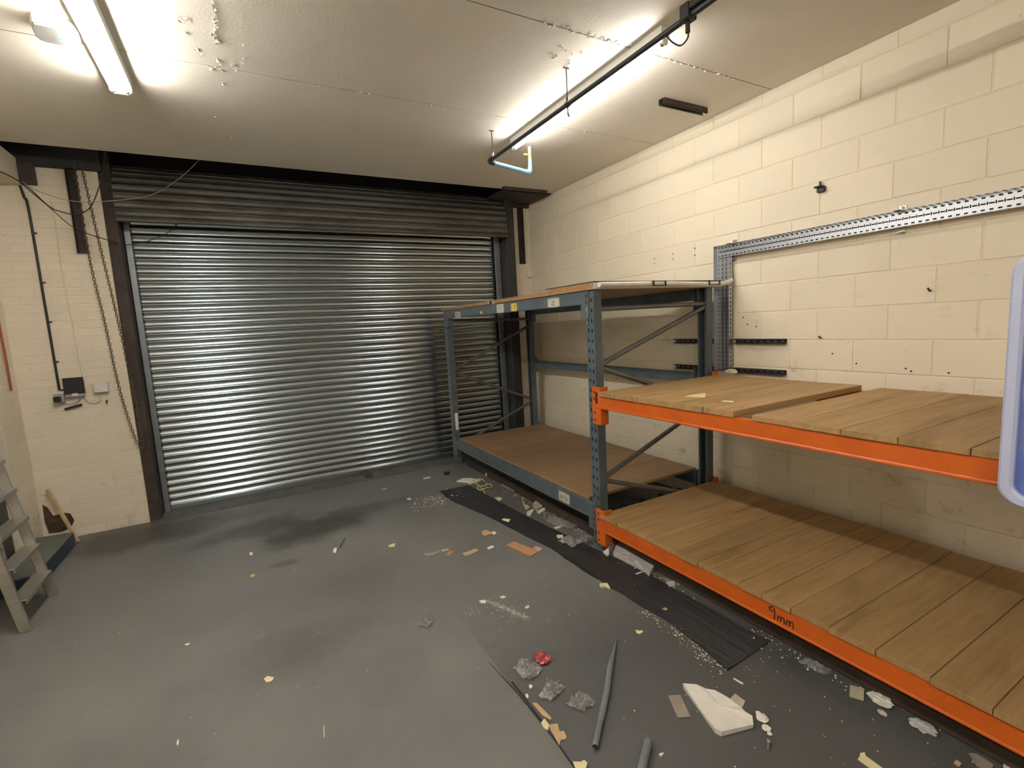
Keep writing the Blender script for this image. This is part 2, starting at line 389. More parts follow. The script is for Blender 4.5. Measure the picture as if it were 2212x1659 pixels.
# ceiling of precast planks
ce = struct(Bx(-5.9, 0.0, -6.3, 3.41, H + 0.002, H + 0.25).build('ceiling', 'joint_dark', origin=(0, 0, 0)))  # dark backing shows as thin lines between the planks
ys = [3.415, 1.57, .385, -.80, -1.98, -3.16, -4.34, -5.52, -6.3]
for k, (a, b) in enumerate(zip(ys[:-1], ys[1:])):
    Bx(-5.9, 0.0, b + .004, a - .004, H, H + .03).build('ceiling_panel', 'ceiling_paint', ce)
mb = MB()
def flake(x, y, s):
    n = random.randint(4, 6); ang = random.uniform(0, 6)
    top = [(x + s * random.uniform(.5, 1) * math.cos(ang + k * 2 * math.pi / n), y + s * random.uniform(.5, 1.6) * math.sin(ang + k * 2 * math.pi / n), H - random.uniform(.001, .012) * (1 if k % 2 else .2)) for k in range(n)]
    mb.add(top + [(x, y, H + .002)], [tuple(range(n))] + [(k, (k + 1) % n, n) for k in range(n)])
for y in [.9 + .03 * k for k in range(14)] + [1.48, 1.52, 1.6, 1.78]: flake(-3.674 + random.uniform(-.01, .01), y, random.uniform(.008, .02))
for y in [.99, 1.08, 1.25, 1.40, 1.46]: flake(-3.545 + random.uniform(-.006, .006), y, random.uniform(.005, .012))
for x, y in [(-3.85,1.10),(-3.83,1.13),(-3.80,1.11),(-3.82,1.25),(-3.78,1.40),(-3.76,1.45),(-3.62,2.744),(-3.45,2.76),(-3.38,2.764),(-3.73,2.33),(-3.72,1.60),(-3.60,1.50)]: flake(x, y, random.uniform(.01, .022))
for k in range(16): flake(-2.05 + k * .05, .38 + random.uniform(-.02, .015), random.uniform(.008, .022))
for k in range(14): flake(-1.15 + k * .06, .39 + random.uniform(-.012, .012), random.uniform(.005, .012))
for k in range(10): flake(-1.75 + random.uniform(-.1, .1), .62 + random.uniform(-.08, .1), random.uniform(.005, .012))
for k in range(26): flake(random.uniform(-4.1, -.3), 1.57 + random.uniform(-.008, .008), random.uniform(.004, .009))
o = mb.build('paint_flakes', 'ceiling_paint', ce); o['kind'] = 'stuff'

# left side, back and rear walls
wl = struct(Bx(-5.9, -5.62, -6.3, 3.40, 0, 4.1).build('wall_left', 'plain_wall', origin=(0, 0, 0)))
struct(Bx(-5.9, 0.3, -6.5, -6.3, 0, 4.1).build('wall_rear', 'plain_wall', origin=(0, 0, 0)))
struct(Bx(-5.9, 0.3, 4.35, 4.5, 0, 4.1).build('wall_back', 'void_black', origin=(0, 0, 0)))
struct(Bx(-5.9, 0.3, 3.3, 4.5, 4.1, 4.25).build('ceiling_recess', 'void_black', origin=(0, 0, 0)))
d1 = struct(Bx(-5.62, -5.575, 2.15, 3.36, 0.02, 2.15).build('door_1', 'door_dark', origin=(-5.6, 2.7, 0), bevel=.003))
MB().tube([(-5.575, 2.30, 1.0), (-5.53, 2.30, 1.0), (-5.53, 2.42, 1.0)], .010, 8).build('door_handle', 'zinc', d1, smooth=50)

def brickwork(wall, axis, a0, a1, face, sign, ztop, name='brick'):
    """axis 'x': face plane y=face, bricks run in x.  axis 'y': face plane x=face, bricks run in y."""
    z = 0.0; row = 0
    while z < ztop - .02:
        zt = min(z + .075, ztop); off = (row % 2) * .1125
        e = [a0] + [a0 + off + .225 * k for k in range(0 if off else 1, 60) if a0 + off + .225 * k < a1 - .02] + [a1]
        e = sorted(set(round(v, 4) for v in e))
        for p, q in zip(e[:-1], e[1:]):
            L = q - p - .004; hz = zt - z - .004
            if L < .02: continue
            key = 'brick%s_%d_%d' % (axis, round(L * 1000), round(hz * 1000))
            d = .03; jit = random.uniform(-.0006, .0006)
            if axis == 'x': me = chamfer_box_mesh(key, L, d, hz, .0018, 'brick_paint'); loc = ((p + q) / 2, face - sign * d / 2 + jit, (z + zt) / 2)
            else: me = chamfer_box_mesh(key, d, L, hz, .0018, 'brick_paint'); loc = (face - sign * d / 2 + jit, (p + q) / 2, (z + zt) / 2)
            b = piece(name, me, loc, wall); b.rotation_euler = (random.uniform(-.003, .003),) * 2 + (0,)
        z = zt; row += 1
pl = struct(Bx(-5.9, -4.735, 3.832, 4.36, 0, 3.37).build('wall_pier_left', 'brick_mortar', origin=(0, 0, 0)))
brickwork(pl, 'x', -5.53, -4.735, 3.83, -1, 3.37)
rw = struct(Bx(-5.9, -5.532, 3.40, 3.84, 0, 3.42).build('wall_return', 'brick_mortar', origin=(0, 0, 0)))
brickwork(rw, 'y', 3.40, 3.83, -5.53, 1, 3.42)
prr = struct(Bx(-.33, .02, 4.022, 4.36, 0, 3.38).build('wall_pier_right', 'brick_mortar', origin=(0, 0, 0)))
brickwork(prr, 'x', -.33, -.001, 4.02, -1, 3.38)
# patch of knocked-off paint and broken brick at the base of the left pier
q = [(-5.50,.36),(-5.47,.33),(-5.44,.24),(-5.36,.25),(-5.32,.235),(-5.30,.16),(-5.33,.10),(-5.40,.075),(-5.49,.08),(-5.505,.2)]
MB().prism(q, 'y', 3.8265, 3.84).build('broken_patch', 'bare_brick', pl)

# boxed beam, lintels and soffit around the shutter head
struct(Bx(-5.9, -5.27, 1.2, 3.826, 3.205, 3.43).build('trim_boxed_beam', 'plain_wall', origin=(0, 0, 0), bevel=.004))
struct(Bx(-5.268, -5.16, 3.79, 3.829, 3.21, 3.395).build('trim_beam_plate', 'brown_steel', origin=(0, 0, 0), bevel=.003))
struct(Bx(-5.9, -4.70, 3.80, 4.34, 3.372, 3.95).build('trim_lintel_left', 'dark_steel', origin=(0, 0, 0), bevel=.004))
struct(Bx(-.40, -.002, 3.98, 4.34, 3.382, 3.95).build('trim_lintel_right', 'brown_steel', origin=(0, 0, 0), bevel=.004))
struct(Bx(-.70, -.002, 3.42, 3.975, 3.425, 3.45).build('trim_soffit_right', 'brown_steel', origin=(0, 0, 0)))
for n, x0, x1, yf, z0, z1 in (('trim_hanger_left', -4.955, -4.885, 3.825, 2.63, 3.37), ('trim_hanger_right', -.185, -.115, 4.015, 2.61, 3.38)):
    mb = Bx(x0, x0 + .006, yf - .05, yf, z0, z1); mb.box(x1 - .006, x1, yf - .05, yf, z0, z1); mb.box(x0, x1, yf - .006, yf, z0, z1)
    struct(mb.build(n, 'rusty_dark', origin=(0, 0, 0)))
# ------------------------------------------------------------------ roller shutter
sh = empty('roller_shutter', (-2.55, 4.09, 0.0)); tag(sh, 'closed galvanised steel roller shutter filling the end wall', 'shutter')
def slat_profile(h=.0752):
    p = []
    for k in range(7):
        a = -math.pi / 2 + math.pi * k / 6; p.append((-.0095 * math.cos(a) - .001, .0085 + .0085 * math.sin(a)))
    for k in range(1, 10):
        s = k / 9; p.append((.009 * math.sin(math.pi * s), .017 + (h - .017) * s))
    return p
def slat_mesh(key, x0, x1, mat, prof):
    n = len(prof); mb = MB()
    vs = [(x, y, z) for x in (x0, x1) for y, z in prof]
    me = bpy.data.meshes.new(key); me.from_pydata(vs, [], [(i, n + i, n + i + 1, i + 1) for i in range(n - 1)])
    me.materials.append(M[mat]); me.polygons.foreach_set('use_smooth', [True] * len(me.polygons)); me.set_sharp_from_angle(angle=math.radians(50)); me.update(); return me
L0 = -2.55
sm = slat_mesh('slat', -4.60 - L0, -.51 - L0, 'shutter_steel', slat_profile())
for k in range(41):
    o = piece('slat', sm, (0, random.uniform(-.0006, .0006), .055 + k * .0752), sh); o.rotation_euler = (random.uniform(-.006, .006), 0, 0)
mb = MB().prism([(4.075, .012), (4.105, .012), (4.105, .058), (4.092, .058), (4.084, .05), (4.075, .05)], 'x', -4.60, -.51); mb.build('bottom_rail', 'shutter_steel', sh, bevel=.002)
for x0, x1 in ((-4.640, -4.585), (-.560, -.470)):
    mb = Bx(x0, x1, 4.045, 4.055, .0, 3.2); mb.box(x0, x1, 4.125, 4.135, .0, 3.2)
    mb.box(x0, x0 + .008, 4.045, 4.135, 0, 3.2) if x0 < -3 else mb.box(x1 - .008, x1, 4.045, 4.135, 0, 3.2)
    mb.build('guide_rail', 'guide_steel', sh, bevel=.002)
for x0, x1 in ((-4.734, -4.642), (-.468, -.332)):
    mb = Bx(x0, x1, 3.86, 3.872, 0, 3.95); mb.box(x0, x1, 4.14, 4.152, 0, 3.95)
    (mb.box(x1 - .012, x1, 3.872, 4.14, 0, 3.95) if x0 < -3 else mb.box(x0, x0 + .012, 3.872, 4.14, 0, 3.95))
    mb.build('jamb_post', 'rusty_dark' if x0 < -3 else 'dark_steel', sh, bevel=.003)
# rolled hood of the same laths above the curtain
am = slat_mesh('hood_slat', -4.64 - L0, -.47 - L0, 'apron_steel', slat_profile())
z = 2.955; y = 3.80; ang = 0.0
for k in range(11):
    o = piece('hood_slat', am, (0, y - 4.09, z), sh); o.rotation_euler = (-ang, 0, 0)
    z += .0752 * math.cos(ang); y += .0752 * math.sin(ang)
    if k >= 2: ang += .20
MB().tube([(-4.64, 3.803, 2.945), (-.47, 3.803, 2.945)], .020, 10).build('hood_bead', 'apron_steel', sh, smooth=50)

# ------------------------------------------------------------------ pallet rack (two bays, three frames)
rk = empty('pallet_rack', (-.85, .8, 0)); tag(rk, 'grey and orange steel pallet rack of two bays along the block wall', 'rack')
FX, RX = -1.47, -.20
def upright_mb(yc, front, zt):
    w = .0475; d = .07; x0 = FX if front else RX; s = 1 if front else -1
    mb = MB(); pit = .075; hw, hh = .008, .013; nz = int(zt / pit)
    for c in (-1, 1):
        ya, yb = (yc - w, yc) if c < 0 else (yc, yc + w); ym = yc + c * .021
        for k in range(nz):
            za = k * pit; zb = za + pit; zm = za + pit / 2 + (.006 if c > 0 else 0)
            o = [(x0, ya, za), (x0, yb, za), (x0, yb, zb), (x0, ya, zb)]; i_ = [(x0, ym - hw, zm - hh), (x0, ym + hw, zm - hh), (x0, ym + hw * .7, zm + hh), (x0, ym - hw * .7, zm + hh)]
            mb.add(o + i_, [(0, 1, 5, 4), (1, 2, 6, 5), (2, 3, 7, 6), (3, 0, 4, 7)])
        mb.add([(x0, ya, nz * pit), (x0, yb, nz * pit), (x0, yb, zt), (x0, ya, zt)], [(0, 1, 2, 3)])
        ys_ = yc + c * w
        mb.add([(x0, ys_, 0), (x0 + s * d, ys_, 0), (x0 + s * d, ys_, zt), (x0, ys_, zt)], [(0, 1, 2, 3)])
        mb.add([(x0 + s * d, ys_, 0), (x0 + s * d, ys_ - c * .018, 0), (x0 + s * d, ys_ - c * .018, zt), (x0 + s * d, ys_, zt)], [(0, 1, 2, 3)])
    return mb
frames = [(3.742, 1.985), (.8175, 1.985), (-1.9775, 1.45)]
for yc, zt in frames:
    for front in (True, False):
        u = upright_mb(yc, front, zt).build('upright', 'rack_grey', rk, solid=.003)
        x0 = FX if front else RX - .09
        Bx(x0 - .005, x0 + .095, yc - .06, yc + .06, 0, .006).build('foot_plate', 'rack_grey', u)
def brace(yc, xa, za, xb, zb):
    MB().tube([(xa, yc, za), (xb, yc, zb)], .019, 10).build('brace', 'brace_steel', rk, smooth=50)
yb_ = .80
brace(yb_, -1.43, 1.845, -.24, 1.855); brace(yb_, -1.41, 1.43, -.25, 1.83); brace(yb_, -1.41, 1.41, -.25, 1.0)
brace(yb_, -1.41, .555, -.25, .985); brace(yb_, -1.41, .54, -.25, .15)
for yc in (3.742,):
    brace(yc, -1.43, 1.86, -.24, 1.83); brace(yc, -.25, 1.74, -1.41, 1.22); brace(yc, -1.41, 1.20, -.25, .71); brace(yc, -.25, .69, -1.41, .22)
brace(-1.9775, -1.43, 1.35, -.24, 1.35); brace(-1.9775, -1.41, .95, -.25, 1.33); brace(-1.9775, -1.41, .93, -.25, .5); brace(-1.9775, -1.41, .1, -.25, .48)
def beam(y0, y1, z0, z1, front, mat, conn):
    x = FX if front else RX; s = 1 if front else -1; t = .045
    xo = x - s * .008
    prof = [(xo, z0), (xo + s * t, z0), (xo + s * t, z1), (xo, z1), (xo, z0 + .014), (xo - s * .003, z0 + .012), (xo - s * .003, z0 + .002)]
    b = MB().prism(prof, 'y', y0, y1).build('beam', mat, rk, bevel=.003)
    zc0, zc1 = conn
    for yy, dr in ((y1, 1), (y0, -1)):
        ya, yb2 = sorted((yy - dr * .05, yy + dr * .047)); xa, xb2 = sorted((x - s * .009, x - s * .004))
        mb = Bx(xa, xb2, ya, yb2, zc0, zc1)
        e0, e1 = sorted((yy - dr * .05, yy - dr * .045)); xs0, xs1 = sorted((x - s * .004, x + s * .065)); mb.box(xs0, xs1, e0, e1, zc0, zc1)
        c = mb.build('connector', mat, b, bevel=.002)
        mb = MB()
        for zz in (zc0 + .035, zc0 + .09, zc1 - .09, zc1 - .04):
            h = [(yy + dr * .02 + .008 * math.cos(k * math.pi / 3), zz + .011 * math.sin(k * math.pi / 3)) for k in range(6)]
            a0, a1 = sorted((x - s * .0095, x - s * .006)); mb.prism(h, 'x', a0, a1)
        mb.build('connector_slots', 'void_black', b)
    return b
GY0, GY1 = .865, 3.695; OY0, OY1 = -1.93, .77
b_top = beam(GY0, GY1, 1.885, 1.985, True, 'rack_grey', (1.78, 1.985)); beam(GY0, GY1, 1.885, 1.985, False, 'rack_grey', (1.78, 1.985))
b_low = beam(GY0, GY1, .225, .345, True, 'rack_grey', (.14, .365)); beam(GY0, GY1, .225, .345, False, 'rack_grey', (.14, .365))
beam(GY0, GY1, 1.165, 1.255, False, 'rack_grey', (1.10, 1.30))
b_mid = beam(OY0, OY1, 1.115, 1.21, True, 'rack_orange', (.99, 1.275)); beam(OY0, OY1, 1.115, 1.21, False, 'rack_orange', (.99, 1.275))
b_or = beam(OY0, OY1, .158, .265, True, 'rack_orange', (.045, .33)); beam(OY0, OY1, .158, .265, False, 'rack_orange', (.045, .33))
mb = Bx(-1.481, -1.4785, .752, .775, 1.15, 1.235); mb.build('safety_clip', 'black_plastic', rk, bevel=.001)
# stickers on the beams
def sticker(name, y0, y1, z0, z1, mat, parent, strokes=()):
    rag = [(y0, z0), ((y0 + y1) / 2, z0 - .002), (y1, z0 + .003), (y1 + .001, (z0 + z1) / 2), (y1 - .003, z1), ((y0 + y1) / 2, z1 + .002), (y0 + .002, z1 - .001)]
    st = MB().prism(rag, 'x', -1.4815, -1.478).build(name, mat, parent)
    if strokes:
        mb = MB()
        for s_ in strokes: mb.tube([(-1.4818, p, q) for p, q in s_], .0022, 5)
        mb.build('printed_mark', 'ink', st)
sticker('paper_label', 1.19, 1.36, 1.890, 1.96, 'label_white', b_top, [[(1.29, 1.915), (1.275, 1.94), (1.26, 1.915)], [(1.30, 1.905), (1.25, 1.905)]])
sticker('yellow_label', 1.885, 1.995, 1.892, 1.962, 'label_yellow', b_top, [[(1.975, 1.905), (1.975, 1.95), (1.945, 1.905), (1.945, 1.95)], [(1.925, 1.905), (1.925, 1.95)], [(1.905, 1.925), (1.905, 1.95)], [(1.905, 1.905), (1.905, 1.91)]])
sticker('paper_label', 2.14, 2.29, 1.888, 1.972, 'label_white', b_top)
sticker('paper_label', 2.63, 2.68, 1.90, 1.925, 'label_yellow', b_top)
sticker('paper_label', 3.22, 3.38, 1.885, 1.95, 'label_white', b_top, [[(3.34, 1.90), (3.32, 1.935), (3.30, 1.90), (3.28, 1.935)]])
sticker('paper_label', 1.165, 1.32, .245, .325, 'label_white', b_low, [[(1.30, .26), (1.29, .30), (1.27, .265), (1.26, .30)], [(1.235, .30), (1.215, .285), (1.235, .27), (1.215, .262)], [(1.20, .29), (1.185, .27)]])
# handwritten "9mm" on the lower orange beam (reads left to right towards the camera, i.e. towards -y)
def stroke(pts, r=.0028): return [(-1.4795, a, b) for a, b in pts]
mb = MB()
nine = [(-.622 - .014 * math.cos(t) , .232 + .014 * math.sin(t)) for t in [math.radians(a) for a in range(-20, 341, 24)]]
nine = [(-.621, .226), (-.612, .221), (-.604, .227), (-.602, .236), (-.610, .245), (-.622, .246), (-.629, .240), (-.630, .228), (-.631, .205), (-.630, .186)]
mb.tube(smooth_path(stroke(nine), 3), .0028, 6)
for y0 in (-.648, -.694):
    mb.tube(smooth_path(stroke([(y0, .186), (y0, .214)]), 2), .0026, 6)
    mb.tube(smooth_path(stroke([(y0, .205), (y0 - .008, .216), (y0 - .016, .210), (y0 - .016, .188)]), 3), .0026, 6)
    mb.tube(smooth_path(stroke([(y0 - .016, .205), (y0 - .025, .217), (y0 - .033, .210), (y0 - .034, .184)]), 3), .0026, 6)
mb.build('handwritten_9mm', 'ink', b_or, smooth=60)
MB().tube(smooth_path([(-1.477, .846, 1.88), (-1.480, .842, 1.80), (-1.480, .838, 1.745), (-1.480, .846, 1.735), (-1.480, .852, 1.75)], 4), .003, 6).build('locking_pin', 'zinc', rk, smooth=60)
Bx(-1.452, -1.412, 3.688, 3.6925, .46, .68).build('white_tape', 'paper_white', rk)
for k in range(5): Bx(-1.30 + k * .22, -1.26 + k * .22, .60, 1.00, .17, .20).build('support_bar', 'navy_bar', rk)

# ------------------------------------------------------------------ decks lying on the rack
def deck(name, label, edges, x0, x1, z0, z1, mat, jit=.006, gap=.0015, cat='shelf board'):
    t = empty(name, ((x0 + x1) / 2, (edges[0] + edges[-1]) / 2, z0)); tag(t, label, cat)
    for a, b in zip(edges[:-1], edges[1:]):
        lo, hi = min(a, b) + gap, max(a, b) - gap; dz = random.uniform(-.0008, .0008)
        Bx(x0 + random.uniform(-jit, jit), x1 + random.uniform(-jit, jit), lo, hi, z0, z1 + dz).build('plank', mat, t, bevel=.0012)
    return t
deck('plank_deck', 'lower planked deck on the lower orange beams', [.765, .574, .39, .2, .02, -.154, -.251, -.436, -.566, -.718, -.9, -1.09, -1.282, -1.467, -1.7, -1.925], -1.488, -.185, .266, .294, 'shelf_wood')
deck('plank_deck', 'near planked board on the upper orange beams beside the bay upright', [.715, .55, .37, .19, 0.0, -.2, -.395], -1.49, -.20, 1.211, 1.246, 'shelf_wood')
deck('plank_deck', 'planked board on the upper orange beams next to the blue panel', [-.50, -.71, -.93, -1.14, -1.36, -1.58, -1.76, -1.925], -1.49, -.20, 1.211, 1.238, 'shelf_wood')
deck('plank_deck', 'old brown deck on the lower grey beams by the shutter', [3.62, 3.20, 2.72, 2.21, 1.80, 1.36, .945], -1.445, -.205, .346, .369, 'shelf_wood_old')
def sheet(label, x0, x1, y0, y1, z0, z1, ragged=False):
    t = empty('chipboard_sheet', ((x0 + x1) / 2, (y0 + y1) / 2, z0)); tag(t, label, 'board')
    Bx(x0 + .004, x1, y0, y1, z0, z1).build('board_core', 'chip_face', t)
    if ragged:
        n = 8; pts = [(x0 + random.uniform(-.006, .010), y0 + (y1 - y0) * k / n) for k in range(n + 1)]
        MB().prism(pts + [(x0 + .02, y1), (x0 + .02, y0)], 'z', z0, z1).build('raw_edge', 'chip_edge', t)
    else: Bx(x0, x0 + .0035, y0, y1, z0, z1).build('raw_edge', 'chip_edge', t)
    return t
sheet('farthest chipboard sheet on top of the grey rack by the shutter', -1.492, -.21, 3.115, 3.80, 1.986, 2.016)
sheet('ragged chipboard sheet second from the shutter on top of the rack', -1.490, -.21, 2.42, 3.11, 1.986, 2.018, True)
sheet('chipboard sheet in the middle of the rack top above the yellow label', -1.492, -.21, 1.30, 2.31, 1.986, 2.020)
ns = sheet('nearest chipboard sheet with a white front on the rack top', -1.492, -.15, .745, 1.295, 1.986, 2.036)
Bx(-1.488, -.15, .739, .7445, 1.988, 2.034).build('white_edging', 'white_plastic', ns)
tag(Bx(-1.495, -.20, .735, 1.36, 2.0375, 2.042).build('black_sheet', 'black_plastic'), 'thin black sheet lying on the nearest chipboard sheet', 'sheet')
pts = smooth_path([(-1.46, .715, 2.015), (-.9, .712, 2.017), (-.45, .712, 2.012), (-.22, .712, 2.008), (-.10, .71, 2.018), (-.035, .71, 2.040)], 6)
tag(MB().tube(pts, .022, 10, flat=.85).build('foam_strip', 'paper_white', smooth=60), 'off white rolled strip along the near edge of the rack top', 'strip')
for xc, lb in ((-.90, 'black clip on the middle of the off white rolled strip'), (-.28, 'black clip at the wall end of the off white rolled strip')):
    mb = Bx(xc - .07, xc + .07, .680, .684, 2.030, 2.036); mb.box(xc - .07, xc + .07, .680, .684, 1.998, 2.004); mb.box(xc - .07, xc - .055, .680, .684, 2.0, 2.034); mb.box(xc + .055, xc + .07, .680, .684, 2.0, 2.034)
    mb.box(xc - .07, xc - .055, .680, .735, 2.034, 2.038); mb.box(xc + .055, xc + .07, .680, .735, 2.034, 2.038)
    tag(mb.build('board_clip', 'black_plastic'), lb, 'clip')
